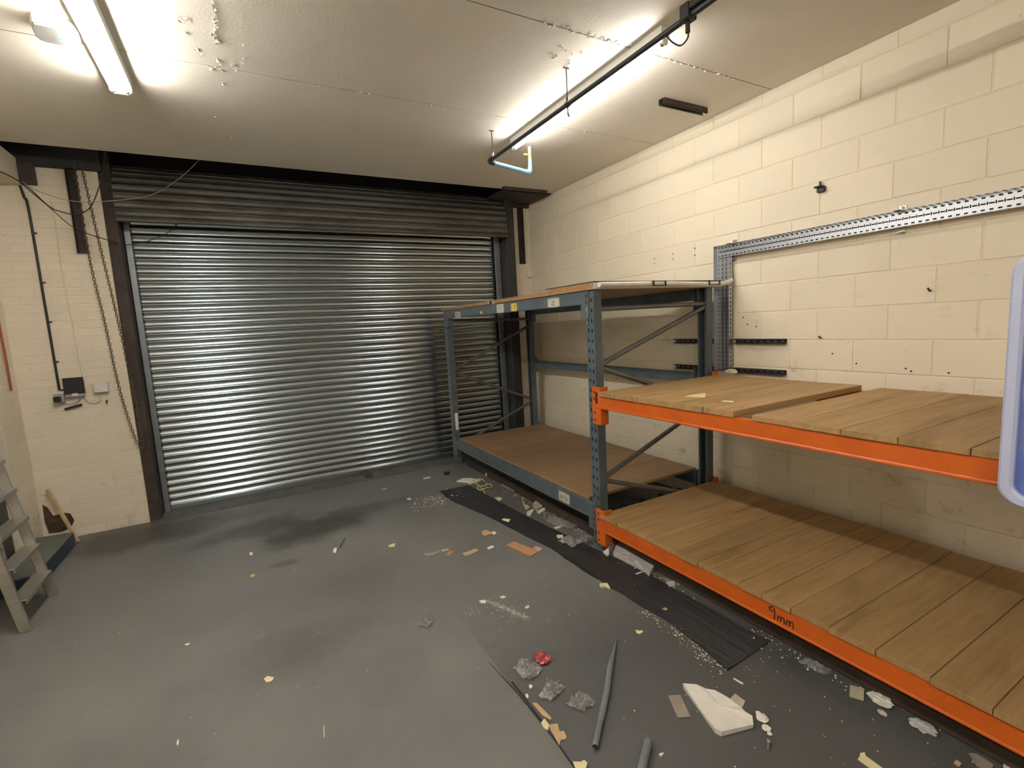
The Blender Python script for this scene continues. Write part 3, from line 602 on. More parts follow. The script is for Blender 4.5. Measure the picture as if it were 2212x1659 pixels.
FLAT=[
('plaster_slab', 'large triangular white plasterboard offcut lying on the floor', 'offcut', 'plaster', 0.022, [(-2.064, -0.552), (-2.014, -0.591), (-1.993, -0.626), (-1.974, -0.662), (-1.961, -0.72), (-1.955, -0.782), (-1.969, -0.819), (-1.963, -0.844), (-1.993, -0.871), (-2.144, -0.828), (-2.152, -0.804), (-2.123, -0.721)]),
('card_offcut', 'grey brown cardboard rectangle left of the white plasterboard offcut', 'cardboard', 'card_grey', 0.004, [(-2.16, -0.55), (-2.11, -0.579), (-2.17, -0.691), (-2.221, -0.664)]),
('card_offcut', 'pale green card corner poking out behind the white plasterboard offcut', 'cardboard', 'card_pale', 0.004, [(-1.959, -0.719), (-1.893, -0.708), (-1.894, -0.761), (-1.952, -0.784)]),
('card_strip', 'long tan cardboard strip beside the thin black rod', 'cardboard', 'card_tan', 0.004, [(-2.721, -0.247), (-2.703, -0.252), (-2.695, -0.312), (-2.693, -0.367), (-2.701, -0.374), (-2.718, -0.332)]),
('card_offcut', 'torn tan cardboard with a tab below the thin black rod', 'cardboard', 'card_tan', 0.004, [(-2.726, -0.391), (-2.686, -0.407), (-2.703, -0.443), (-2.686, -0.454), (-2.693, -0.484), (-2.703, -0.491), (-2.722, -0.484), (-2.744, -0.503)]),
('paper_scrap', 'crumpled pale yellow scrap touching the torn tan cardboard', 'paper', 'paper_yellow', 0.006, [(-2.748, -0.367), (-2.722, -0.353), (-2.722, -0.392), (-2.742, -0.414), (-2.751, -0.394)]),
('paper_scrap', 'cream paper scrap at the bottom edge beside the floor seam', 'paper', 'paper_yellow', 0.008, [(-2.742, -0.599), (-2.718, -0.616), (-2.698, -0.614), (-2.697, -0.634), (-2.727, -0.658), (-2.755, -0.641)]),
('card_strip', 'pale yellow cardboard strip in the bottom right corner area', 'cardboard', 'paper_yellow', 0.004, [(-1.793, -1.177), (-1.771, -1.174), (-1.757, -1.168), (-1.737, -1.175), (-1.75, -1.185), (-1.757, -1.248), (-1.797, -1.246)]),
('card_offcut', 'square beige card near the foot of the lower orange beam', 'cardboard', 'card_pale', 0.004, [(-1.406, -0.956), (-1.38, -1.004), (-1.456, -1.038), (-1.482, -0.992)]),
('card_offcut', 'grey card flake at the far bottom right under the rack', 'cardboard', 'card_grey', 0.005, [(-1.412, -1.385), (-1.391, -1.403), (-1.395, -1.453), (-1.443, -1.459), (-1.454, -1.423)]),
('card_offcut', 'grey white card lying against the bottom right rack foot', 'cardboard', 'paper_white', 0.005, [(-1.338, -1.461), (-1.315, -1.487), (-1.32, -1.516), (-1.377, -1.516), (-1.384, -1.478)]),
('cardboard_piece', 'terracotta brown cardboard rectangle on the edge of the black mat', 'cardboard', 'card_brown', 0.005, [(-2.039, 1.268), (-1.961, 1.294), (-1.881, 1.028), (-1.984, 0.99)]),
('card_offcut', 'small pinkish card beside the terracotta cardboard rectangle', 'cardboard', 'card_pink', 0.004, [(-1.886, 1.11), (-1.849, 1.114), (-1.839, 1.048), (-1.89, 1.027)]),
('card_offcut', 'tan cardboard bar left of the white chip and terracotta cardboard', 'cardboard', 'card_tan', 0.004, [(-2.398, 1.349), (-2.27, 1.365), (-2.269, 1.315), (-2.392, 1.289)]),
('paper_scrap', 'ragged tan cardboard fragment upper left of the terracotta rectangle', 'cardboard', 'card_tan', 0.005, [(-2.091, 1.631), (-2.048, 1.635), (-2.03, 1.563), (-2.053, 1.535), (-2.098, 1.533), (-2.12, 1.56)]),
('chip', 'bright white chip touching the ragged tan cardboard fragment', 'chip', 'paper_white', 0.006, [(-2.038, 1.556), (-2.002, 1.565), (-2.003, 1.52), (-2.039, 1.501)]),
('chip', 'white rectangular chip between tan bar and terracotta cardboard', 'chip', 'paper_white', 0.006, [(-2.194, 1.318), (-2.142, 1.33), (-2.138, 1.297), (-2.193, 1.287)]),
('paper_strip', 'long grey paper strip at the left of the cardboard bits', 'paper', 'card_grey', 0.004, [(-2.652, 1.529), (-2.585, 1.5), (-2.524, 1.506), (-2.533, 1.473), (-2.599, 1.462), (-2.652, 1.472)]),
('paper_strip', 'short grey paper strip end beside the orange tan scrap', 'paper', 'card_pale', 0.004, [(-2.518, 1.501), (-2.459, 1.499), (-2.459, 1.469), (-2.514, 1.47)]),
('card_offcut', 'small orange tan scrap at the right of the grey paper strip', 'cardboard', 'card_brown', 0.004, [(-2.516, 1.395), (-2.48, 1.436), (-2.447, 1.441), (-2.434, 1.422), (-2.486, 1.383)]),
('paper_scrap', 'cream paper rectangle on the black mat near the far plastic', 'paper', 'paper_yellow', 0.004, [(-1.847, 1.723), (-1.818, 1.741), (-1.777, 1.684), (-1.82, 1.64)]),
('paper_scrap', 'cream triangular scrap in front of the yellow strapping', 'paper', 'paper_yellow', 0.005, [(-1.627, 2.306), (-1.574, 2.283), (-1.58, 2.22), (-1.637, 2.183)]),
('paper_scrap', 'curled cream paper scrap on the middle of the black mat', 'paper', 'paper_yellow', 0.012, [(-1.81, 0.383), (-1.779, 0.382), (-1.763, 0.358), (-1.785, 0.303), (-1.792, 0.342), (-1.826, 0.358)]),
('paper_scrap', 'yellow cream flake beside the black mat above the foam tube', 'paper', 'paper_yellow', 0.005, [(-1.947, -0.107), (-1.935, -0.12), (-1.915, -0.129), (-1.925, -0.142), (-1.953, -0.143), (-1.958, -0.126)]),
('paper_scrap', 'cream diamond scrap in the middle of the open floor', 'paper', 'paper_yellow', 0.004, [(-2.859, 1.824), (-2.828, 1.854), (-2.787, 1.846), (-2.817, 1.794), (-2.849, 1.807)]),
('chip', 'white rectangular chip beside a short black wire on open floor', 'chip', 'paper_white', 0.005, [(-3.258, 2.036), (-3.242, 2.065), (-3.226, 2.053), (-3.247, 1.968), (-3.266, 1.982)]),
('chip', 'small white square chip left of the open floor centre', 'chip', 'paper_white', 0.005, [(-3.866, 2.407), (-3.846, 2.403), (-3.843, 2.351), (-3.864, 2.345)]),
('paper_scrap', 'small dull yellow flake below the white square chip', 'paper', 'paper_dull', 0.005, [(-3.868, 1.954), (-3.852, 1.968), (-3.834, 1.955), (-3.84, 1.927), (-3.862, 1.925)]),
('paper_scrap', 'cream ragged scrap alone in the lower middle of floor', 'paper', 'paper_yellow', 0.006, [(-3.817, 0.649), (-3.8, 0.662), (-3.77, 0.627), (-3.78, 0.609), (-3.806, 0.614)]),
('chip', 'white splinter lying alone lower left on the floor', 'chip', 'paper_white', 0.004, [(-4.218, 1.241), (-4.198, 1.242), (-4.188, 1.231), (-4.203, 1.226)]),
('chip', 'thin white splinter at the very bottom left of the floor', 'chip', 'paper_white', 0.004, [(-4.173, 0.407), (-4.171, 0.434), (-4.165, 0.424), (-4.165, 0.393)]),
('chip', 'pale upright splinter near the bottom middle of the floor', 'chip', 'card_pale', 0.004, [(-3.594, 0.142), (-3.586, 0.158), (-3.594, 0.086), (-3.598, 0.08)]),
('chip', 'white oval disc on the floor before the shutter threshold', 'chip', 'paper_white', 0.004, [(-2.396, 2.846), (-2.363, 2.855), (-2.351, 2.812), (-2.38, 2.8)]),
('chip', 'white chip at the head of the white powder streak', 'chip', 'paper_white', 0.006, [(-2.569, 0.666), (-2.539, 0.665), (-2.529, 0.638), (-2.543, 0.623), (-2.565, 0.638)]),
('chip', 'white chip above the white powder streak', 'chip', 'paper_white', 0.006, [(-2.434, 0.632), (-2.409, 0.635), (-2.399, 0.608), (-2.426, 0.607)]),
('chip', 'white chip right of the white powder streak', 'chip', 'paper_white', 0.006, [(-2.356, 0.441), (-2.329, 0.447), (-2.329, 0.429), (-2.357, 0.423)]),
('paper_sheet', 'crumpled white sheet behind the loop of yellow strapping', 'paper', 'paper_white', 0.012, [(-1.745, 3.044), (-1.644, 3.091), (-1.565, 3.028), (-1.491, 2.905), (-1.554, 2.872), (-1.66, 2.854), (-1.663, 2.937)]),
('board_offcut', 'white board offcut lying against the far rack beam', 'offcut', 'paper_white', 0.03, [(-1.338, 3.149), (-1.295, 3.186), (-1.296, 2.932), (-1.37, 2.86), (-1.377, 3.042)]),
('board_offcut', 'long grey offcut along the far rack beam behind strapping', 'offcut', 'card_grey', 0.015, [(-1.345, 2.721), (-1.319, 2.659), (-1.331, 2.36), (-1.377, 2.341), (-1.388, 2.594)]),
('plaster_chunk', 'pale wedge offcut at the left of the offcut heap by the rack', 'offcut', 'card_pale', 0.015, [(-1.423, 2.084), (-1.486, 1.912), (-1.475, 1.843), (-1.545, 1.794), (-1.492, 1.946)]),
('plaster_chunk', 'beige square offcut on top of the offcut heap by the rack', 'offcut', 'card_pale', 0.03, [(-1.432, 1.861), (-1.374, 1.894), (-1.356, 1.804), (-1.408, 1.739), (-1.468, 1.727)]),
('plaster_chunk', 'bright white offcut at front of the offcut heap by the rack', 'offcut', 'paper_white', 0.012, [(-1.557, 1.765), (-1.478, 1.777), (-1.493, 1.745), (-1.579, 1.671), (-1.597, 1.698)]),
('plaster_chunk', 'long white offcut at the right of the offcut heap by the rack', 'offcut', 'paper_white', 0.014, [(-1.481, 1.705), (-1.376, 1.741), (-1.388, 1.706), (-1.478, 1.661)]),
('card_offcut', 'brown card piece lying beside the black mat by the rack', 'cardboard', 'card_grey', 0.006, [(-1.515, 1.388), (-1.395, 1.412), (-1.419, 1.342), (-1.518, 1.341)]),
('paper_strip', 'cream strip just in front of the brown card by the rack', 'paper', 'paper_yellow', 0.006, [(-1.547, 1.327), (-1.421, 1.332), (-1.432, 1.303), (-1.547, 1.292)]),
('paper_scrap', 'cream square tag on the black mat near the bay upright', 'paper', 'paper_yellow', 0.004, [(-1.634, 1.156), (-1.618, 1.166), (-1.581, 1.139), (-1.602, 1.101), (-1.651, 1.104)]),
('board_offcut', 'broken grey white board lying under the lower orange beam', 'offcut', 'board_white', 0.035, [(-1.365, 0.728), (-1.314, 0.712), (-1.281, 0.381), (-1.474, 0.263), (-1.454, 0.341), (-1.462, 0.378), (-1.456, 0.421), (-1.469, 0.488), (-1.464, 0.543), (-1.471, 0.637)]),
('plaster_chunk', 'white wedge beside the front upright foot', 'offcut', 'paper_white', 0.02, [(-1.514, 0.703), (-1.461, 0.702), (-1.501, 0.649), (-1.522, 0.646)]),
('foil_scrap', 'shiny white foil strip standing by the front upright foot', 'scrap', 'board_white', 0.03, [(-1.474, 0.718), (-1.399, 0.759), (-1.328, 0.787), (-1.333, 0.771), (-1.423, 0.719), (-1.465, 0.702)]),
('board_offcut', 'small white block on floor under the orange beam past the board', 'offcut', 'board_white', 0.015, [(-1.438, 0.152), (-1.39, 0.125), (-1.419, 0.09), (-1.461, 0.098)]),
('card_strip', 'thin grey strip beside the small white block under the beam', 'scrap', 'card_grey', 0.006, [(-1.41, 0.229), (-1.388, 0.192), (-1.367, 0.091), (-1.394, 0.082), (-1.415, 0.167)]),
('chip', 'thin white stick on the black mat near the broken board', 'chip', 'paper_white', 0.004, [(-1.527, 0.342), (-1.479, 0.339), (-1.485, 0.328), (-1.533, 0.331)]),
('chip', 'white stick on the floor between mat end and plasterboard', 'chip', 'paper_white', 0.004, [(-1.818, -0.64), (-1.81, -0.641), (-1.805, -0.688), (-1.814, -0.689)]),
('chip', 'white stick on the floor near the far rack foot', 'chip', 'paper_white', 0.005, [(-2.018, 3.425), (-1.931, 3.423), (-1.939, 3.384), (-2.025, 3.386)]),
('chip', 'white stick on the floor before the shutter threshold', 'chip', 'card_pale', 0.005, [(-2.546, 3.323), (-2.477, 3.347), (-2.481, 3.311), (-2.542, 3.3)]),
('chip', 'tiny pink scrap at the bottom right near the rack', 'chip', 'card_pink', 0.006, [(-1.509, -1.373), (-1.488, -1.374), (-1.489, -1.39), (-1.511, -1.39)]),
('chip', 'tan scrap on the lower part of the black mat', 'chip', 'card_tan', 0.004, [(-1.687, -0.055), (-1.66, -0.056), (-1.66, -0.073), (-1.675, -0.08)]),
('chip', 'cream round chip on the floor left of black rod end', 'chip', 'paper_white', 0.006, [(-2.675, -0.142), (-2.664, -0.146), (-2.665, -0.16), (-2.679, -0.165), (-2.683, -0.155)]),
('chip', 'white chip beside the thin black rod', 'chip', 'paper_white', 0.006, [(-2.721, -0.184), (-2.71, -0.188), (-2.717, -0.207), (-2.729, -0.206)]),
('chip', 'white crumb right of the cut grey foam tube', 'chip', 'paper_white', 0.008, [(-2.428, -0.754), (-2.412, -0.756), (-2.409, -0.763), (-2.428, -0.766)]),
]
# ------------------------------------------------------------------ cable tray on the block wall
ct = empty('cable_tray', (-.05, 0.0, 1.25)); tag(ct, 'perforated galvanised cable tray turning down the block wall', 'cable tray')
def perforated(mb, org, u, v, L, W, pitch, slots):
    """slots: list of (offset across, length along, width) per pitch cell"""
    org, u, v = Vector(org), Vector(u), Vector(v); n = int(L / pitch); rows = len(slots); rw_ = W / rows
    for i in range(n):
        for j, (sl, sw, sh_) in enumerate(slots):
            a0, a1 = i * pitch, (i + 1) * pitch; b0, b1 = j * rw_, (j + 1) * rw_; am, bm_ = (a0 + a1) / 2 + sh_, (b0 + b1) / 2
            P = lambda a, b: org + u * a + v * b
            mb.add([P(a0, b0), P(a1, b0), P(a1, b1), P(a0, b1), P(am - sl, bm_ - sw), P(am + sl, bm_ - sw), P(am + sl, bm_ + sw), P(am - sl, bm_ + sw)],
                   [(0, 1, 5, 4), (1, 2, 6, 5), (2, 3, 7, 6), (3, 0, 4, 7)])
TZ0, TZ1 = 2.238, 2.338; TX = -.030
mb = MB(); perforated(mb, (TX, .855, TZ0), (0, -1, 0), (0, 0, 1), 3.7, TZ1 - TZ0, .036, [(.009, .0045, 0), (.012, .0042, .0), (.009, .0045, 0)]); mb.build('tray_base', 'tray_steel', ct, solid=.0015)
Bx(TX + .010, TX + .014, -2.84, .85, TZ0 + .006, TZ1 - .006).build('slot_shade_strip', 'dark_steel', ct)  # dark strip stands in for the shade behind the tray slots
Bx(TX + .010, TX + .014, .712, .85, 1.27, TZ0 + .006).build('slot_shade_strip', 'dark_steel', ct)  # same painted shade behind the slots of the drop
for k in range(100):
    Bx(TX - .0015, TX - .0008, .819 - .036 * k - .003, .819 - .036 * k + .003, TZ0 + .042, TZ0 + .060).build('cross_slot', 'void_black', ct) if k < 62 else None
mb = MB(); perforated(mb, (TX - .045, .855, TZ1), (0, -1, 0), (1, 0, 0), 3.7, .045, .036, [(.010, .014, 0)]); mb.build('side_flange', 'tray_steel', ct, solid=.0015)
mb = MB(); perforated(mb, (TX - .045, .69, TZ0), (0, -1, 0), (1, 0, 0), 3.53, .045, .036, [(.010, .006, 0)]); mb.build('side_flange', 'tray_steel', ct, solid=.0015)
mb = MB(); perforated(mb, (TX, .855, 1.26), (0, 0, 1), (0, -1, 0), .99, .15, .036, [(.007, .0035, 0), (.011, .004, .0), (.011, .004, .0), (.007, .0035, 0)]); mb.build('tray_drop', 'tray_steel', ct, solid=.0015)
mb = MB(); mb.add([(TX, .855, 1.26), (TX - .045, .855, 1.26), (TX - .045, .855, TZ1), (TX, .855, TZ1)], [(0, 1, 2, 3)]); mb.build('side_flange', 'tray_steel', ct, solid=.0015)
mb = MB(); perforated(mb, (TX, .705, 1.26), (0, 0, 1), (-1, 0, 0), .93, .045, .036, [(.010, .006, 0)]); mb.build('side_flange', 'tray_steel', ct, solid=.0015)
for yy in (.70, -.50, -1.6):
    mb = Bx(-.10, -.0015, yy - .018, yy + .018, TZ1 + .001, TZ1 + .004); mb.box(-.045, -.0015, yy - .018, yy + .018, TZ0 - .03, TZ0 - .026); mb.box(-.005, -.0015, yy - .018, yy + .018, TZ0 - .03, TZ1 + .035)
    mb.tube([(-.02, yy, TZ1), (-.02, yy, TZ1 + .03)], .006, 6)
    mb.build('tray_bracket', 'zinc', ct)
def strut(label, y0, y1, z0, z1, x0=-.042):
    mb = Bx(x0, x0 + .002, y0, y1, z0, z0 + .009); mb.box(x0, x0 + .002, y0, y1, z1 - .009, z1); mb.box(x0, -.0016, y0, y1, z1 - .0025, z1); mb.box(x0, -.0016, y0, y1, z0, z0 + .0025); mb.box(-.004, -.0016, y0, y1, z0, z1)
    t = mb.build('strut_channel', 'dark_steel'); tag(t, label, 'channel')
    for k in range(int(abs(y1 - y0) / .06)):
        Bx(-.0045, -.0035, y0 + .02 + k * .06, y0 + .045 + k * .06, (z0 + z1) / 2 - .004, (z0 + z1) / 2 + .004).build('slot', 'zinc', t)
strut('upper black strut channel on the block wall right of the tray', .238, .69, 1.498, 1.539)
strut('lower black strut channel on the block wall just above the shelf', .238, .69, 1.250, 1.291)
strut('upper black strut channel on the wall behind the rack diagonal', .87, 1.352, 1.498, 1.539)
strut('lower black strut channel on the wall behind the rack diagonal', .87, 1.352, 1.250, 1.291)
mb = Bx(-.03, -.0015, -.03, .02, 2.58, 2.62); mb.box(-.05, -.02, -.02, .03, 2.612, 2.624); mb.tube([(-.02, 0, 2.62), (-.02, 0, 2.655)], .008, 8)
tag(mb.build('wall_bracket', 'dark_steel', bevel=.003), 'small black bracket alone on the block wall above the tray', 'bracket')
tag(MB().tube([(-.0015, -.66, 1.83), (-.02, -.66, 1.835), (-.025, -.655, 1.85)], .006, 6).build('wall_hook', 'brown_steel', smooth=50), 'small rusty hook on the block wall near the blue panel', 'hook')
tag(MB().tube([(-.0015, -.02, 1.545), (-.02, -.02, 1.548), (-.025, -.015, 1.56)], .006, 6).build('wall_hook', 'brown_steel', smooth=50), 'small rusty hook on the block wall right of the upper strut', 'hook')
# sounder and flex on the right pier
sd = empty('wall_sounder', (-.03, 4.0, 2.42)); tag(sd, 'small white sounder box in the corner beside the shutter', 'sounder')
Bx(-.065, -.005, 3.985, 4.0195, 2.425, 2.515).build('case', 'white_plastic', sd, bevel=.004)
MB().tube([(-.035, 3.985, 2.45), (-.035, 3.965, 2.45)], .026, 16).build('dome', 'white_plastic', sd, smooth=40)
tag(MB().tube([(-.035, 4.014, 2.515), (-.032, 4.014, 2.9), (-.035, 4.014, 3.38)], .005, 6).build('sounder_cable', 'cream_metal', smooth=50), 'thin cream cable rising from the corner sounder', 'cable')
tag(MB().tube(smooth_path([(-.255, 4.014, 3.37), (-.258, 4.012, 2.4), (-.262, 4.013, 1.2), (-.26, 4.014, .05)], 4), .007, 6).build('pier_dark_line', 'rusty_dark', smooth=50), 'dark line running down the narrow brick pier right of the shutter', 'cable')  # thin dark tube forms the vertical dark line on the pier

# ------------------------------------------------------------------ fluorescent battens
def batten(name, label, xc, y0, y1, twin):
    t = empty(name, (xc, (y0 + y1) / 2, H)); tag(t, label, 'light')
    w = .060 if twin else .034; hh = .060 if twin else .055
    MB().prism([(xc - w, H), (xc + w, H), (xc + w, H - hh), (xc - w, H - hh)], 'y', y0, y1).build('housing', 'lamp_white', t, bevel=.002)
    xs = (xc - .030, xc + .030) if twin else (xc,)
    for x in xs:
        zt = H - .082 if twin else H - .082
        MB().tube([(x, y0 + .03, zt), (x, y1 - .03, zt)], .014, 14).build('tube', 'tube_glow_new' if twin else 'tube_glow', t, smooth=50)
        for ye, d in ((y0, 1), (y1, -1)):
            MB().tube([(x, ye + d * .008, zt), (x, ye + d * .034, zt)], .0155, 14).build('tube_cap', 'zinc', t, smooth=50)
    for ye, d in ((y0, 1), (y1, -1)):
        a, b = sorted((ye, ye + d * .010)); hw = .06 if twin else .022
        q = [(xc - hw, H - .04), (xc - hw * .95, H - .085), (xc - hw * .6, H - .1), (xc + hw * .6, H - .1), (xc + hw * .95, H - .085), (xc + hw, H - .04)]
        MB().prism(q, 'y', a, b).build('lampholder', 'lamp_white', t, bevel=.002)
    return t
batten('batten_light', 'left white twin tube batten light on the ceiling', -4.228, .11, 1.93, True)
batten('batten_light', 'right white single tube batten light above the dark pipe', -1.385, .13, 1.95, False)

batten('batten_light', 'added unseen single tube batten light overhead, continuing the left row', -4.228, -2.55, -.73, False)  # added lamp out of view, lifts the floor and left pier
batten('batten_light', 'added unseen twin tube batten light farthest behind the camera', -4.228, -5.2, -3.38, True)  # second added unseen lamp, brightens the room from behind

# square detector unit on the ceiling
al = empty('ceiling_detector', (-4.40, 1.40, H)); tag(al, 'flat white ceiling detector with a green light beside the left batten', 'detector')
def rsq(cx, cy, r, k=5, n=24, rot=.12):
    out = []
    for i in range(n):
        a = 2 * math.pi * i / n; c, s = math.cos(a), math.sin(a); R_ = r / (abs(c) ** k + abs(s) ** k) ** (1 / k)
        x, y = R_ * c, R_ * s; out.append((cx + x * math.cos(rot) - y * math.sin(rot), cy + x * math.sin(rot) + y * math.cos(rot)))
    return out
MB().prism(rsq(-4.40, 1.42, .092), 'z', H - .045, H).build('base', 'white_plastic', al, bevel=.003)
MB().prism(rsq(-4.40, 1.42, .088), 'z', H - .058, H - .045).build('cover', 'grey_plastic', al, bevel=.003)
MB().tube([(-4.395, 1.43, H - .058), (-4.395, 1.43, H - .061)], .012, 10).build('indicator', 'led_green', al)
tag(MB().tube([(-4.318, 1.45, H - .012), (-4.265, 1.47, H - .012)], .008, 8).build('detector_cable', 'white_plastic', smooth=50), 'short white cable from the ceiling detector to the batten', 'cable')

# channels screwed to the ceiling
def chan(label, x0, x1, y0, y1):
    mb = Bx(x0, x1, y0, y0 + .003, H - .042, H); mb.box(x0, x1, y1 - .003, y1, H - .042, H); mb.box(x0, x1, y0, y1, H - .003, H); mb.box(x0, x1, y0, y0 + .012, H - .042, H - .039); mb.box(x0, x1, y1 - .012, y1, H - .042, H - .039)
    tag(mb.build('ceiling_channel', 'brown_steel'), label, 'channel')
chan('short dark metal channel on the ceiling beside the right batten', -.70, -.205, .80, .855)
chan('short dark metal channel on the ceiling in the corner over the shutter', -.765, -.14, 3.30, 3.355)

# ------------------------------------------------------------------ air pipe under the right batten
PX, PZ = -1.66, 3.205
ap = empty('air_pipe', (PX, 1.0, PZ)); tag(ap, 'dark air pipe slung under the ceiling with a blue drop end', 'pipe')
MB().tube([(PX, 1.88, PZ), (PX, -2.6, PZ)], .0155, 12).build('main_pipe', 'pipe_dark', ap, smooth=50)
MB().tube(smooth_path([(PX, 1.86, PZ), (PX, 1.90, PZ), (PX + .012, 1.913, PZ - .006), (PX + .045, 1.915, PZ - .01)], 4), .024, 12).build('elbow', 'pipe_dark', ap, smooth=50)
MB().tube([(PX + .03, 1.915, PZ - .01), (-1.27, 1.915, 3.150)], .0175, 12).build('blue_pipe', 'blue_pipe', ap, smooth=50)
MB().tube(smooth_path([(-1.30, 1.915, 3.152), (-1.26, 1.915, 3.150), (-1.246, 1.915, 3.162), (-1.243, 1.915, 3.195)], 4), .022, 12).build('elbow', 'blue_pipe', ap, smooth=50)
MB().tube([(-1.243, 1.915, 3.18), (-1.240, 1.915, 3.265)], .0175, 12).build('blue_pipe', 'blue_pipe', ap, smooth=50)
MB().tube([(-1.240, 1.915, 3.262), (-1.239, 1.915, 3.275), (-1.239, 1.915, 3.277), (-1.238, 1.915, 3.312), (-1.238, 1.915, 3.314), (-1.238, 1.915, 3.325)], [.021, .021, .017, .017, .021, .021], 12).build('valve_body', 'brass', ap, smooth=40)
Bx(-1.315, -1.238, 1.895, 1.901, 3.290, 3.304).build('valve_lever', 'yellow_plastic', ap, bevel=.004)
MB().tube([(-1.238, 1.915, 3.325), (-1.238, 1.915, 3.338), (-1.238, 1.915, 3.340), (-1.237, 1.915, 3.360), (-1.237, 1.915, 3.362), (-1.237, 1.915, 3.372)], [.020, .020, .022, .022, .026, .026], 12).build('threaded_end', 'zinc', ap, smooth=40)
for yy in (1.845, .735):
    MB().tube([(PX, yy, H), (PX, yy, PZ + .018)], .0042, 6).build('hanger_rod', 'rusty_dark', ap)
    mb = MB().tube([(PX - .02, yy, H - .0015), (PX + .02, yy, H - .0015)], .006, 6); mb.build('rod_plate', 'rusty_dark', ap)
    MB().tube([(PX, yy - .012, PZ), (PX, yy + .012, PZ)], .020, 12).build('pipe_clip', 'dark_steel', ap, smooth=40)
    MB().tube([(PX, yy, PZ + .012), (PX, yy, PZ + .045)], .009, 8).build('rod_nut', 'zinc' if yy > 1 else 'dark_steel', ap)
MB().tube([(PX, .735, PZ - .012), (PX, .735, PZ - .06), (PX + .012, .735, PZ - .075)], .006, 6).build('hook', 'dark_steel', ap)
mb = Bx(PX - .032, PX + .032, -.30, -.245, PZ - .018, PZ + .055); mb.box(PX - .028, PX + .028, -2.6, -.30, PZ + .015, PZ + .05)
mb.build('support_bracket', 'dark_steel', ap, bevel=.004)
MB().tube([(PX + .005, -.265, PZ - .015), (PX + .005, -.265, PZ - .065)], [.010, .012], 8).build('cable_gland', 'dark_steel', ap, smooth=50)
tag(MB().tube(smooth_path([(PX + .012, -.125, PZ - .012), (PX + .012, -.165, PZ - .06), (PX + .012, -.215, PZ - .098), (PX + .012, -.258, PZ - .085), (PX + .006, -.268, PZ - .05)], 6), .0042, 8).build('hanging_flex', 'black_rubber', smooth=60), 'short black flex looping below the dark pipe bracket', 'cable')

# ------------------------------------------------------------------ left pier services
tag(MB().tube(smooth_path([(-5.275, 3.815, 3.20), (-5.262, 3.822, 3.10), (-5.247, 3.822, 3.0), (-5.247, 3.822, 2.2), (-5.247, 3.822, 1.40)], 4), .010, 8).build('wall_cable', 'black_rubber', smooth=60), 'thick black cable clipped down the left brick pier', 'cable')
wc = bpy.data.objects['wall_cable']
for zz in (2.80, 2.37, 2.02, 1.66, 1.40): Bx(-5.24, -5.218, 3.815, 3.829, zz - .006, zz + .006).build('cable_clip', 'black_plastic', wc)
sk = empty('socket_outlet', (-5.25, 3.82, 1.30)); tag(sk, 'small grey surface socket at the foot of the black cable', 'socket')
Bx(-5.29, -5.215, 3.785, 3.8285, 1.285, 1.365).build('box', 'grey_plastic', sk, bevel=.005)
Bx(-5.282, -5.232, 3.745, 3.785, 1.295, 1.345).build('plug', 'black_plastic', sk, bevel=.006)
rt = empty('wall_router', (-5.13, 3.82, 1.33)); tag(rt, 'black router box with a white label on the left brick pier', 'router')
Bx(-5.21, -5.065, 3.785, 3.8285, 1.355, 1.505).build('case', 'black_plastic', rt, bevel=.006)
Bx(-5.205, -5.07, 3.787, 3.8285, 1.325, 1.353).build('lower_edge', 'grey_plastic', rt, bevel=.003)
Bx(-5.155, -5.115, 3.783, 3.788, 1.335, 1.360).build('label', 'white_plastic', rt)
jb = empty('junction_box', (-4.95, 3.82, 1.34)); tag(jb, 'white junction box right of the black router', 'box')
Bx(-5.00, -4.89, 3.785, 3.8285, 1.345, 1.445).build('case', 'white_plastic', jb, bevel=.005)
Bx(-4.995, -4.895, 3.782, 3.785, 1.35, 1.44).build('lid', 'white_plastic', jb, bevel=.001)
def cable(name, label, pts, r, mat='black_rubber', n=6):
    return tag(MB().tube(smooth_path(pts, n), r, 6).build(name, mat, smooth=60), label, 'cable')
cable('router_cable', 'white cable looping under the router to the junction box', [(-5.08, 3.815, 1.33), (-5.06, 3.81, 1.28), (-5.02, 3.812, 1.255), (-4.97, 3.815, 1.27), (-4.955, 3.82, 1.345)], .004, 'white_plastic')
cable('router_cable', 'grey cable sagging from the socket to the router', [(-5.235, 3.80, 1.295), (-5.20, 3.80, 1.265), (-5.15, 3.80, 1.265), (-5.12, 3.80, 1.29), (-5.10, 3.80, 1.325)], .004, 'grey_plastic')
tag(Bx(-5.23, -5.10, 3.80, 3.828, 1.225, 1.243).build('power_adapter', 'black_plastic', bevel=.004), 'black power adapter strip under the router', 'adapter')
bpy.data.objects['power_adapter'].rotation_euler = (0, -.22, 0)
cable('surface_wire', 'thin cream wire running up the left pier from the router', [(-5.07, 3.825, 1.51), (-5.08, 3.825, 1.9), (-5.09, 3.825, 2.5), (-5.085, 3.825, 3.1)], .003, 'brick_mortar')
tag(MB().tube([(-4.92, 3.829, 1.262), (-4.92, 3.80, 1.26), (-4.92, 3.795, 1.235)], .007, 6).build('wall_hook', 'brown_steel'), 'small rusty hook on the left brick pier below the junction box', 'hook')
tag(MB().tube(smooth_path([(-5.515, 3.66, 2.9), (-5.517, 3.66, 2.2), (-5.512, 3.655, 1.7), (-5.515, 3.66, 1.44)], 4), .009, 8).build('rusty_pipe', 'red_oxide', smooth=60), 'rusty orange pipe on the return wall at the left edge', 'pipe')
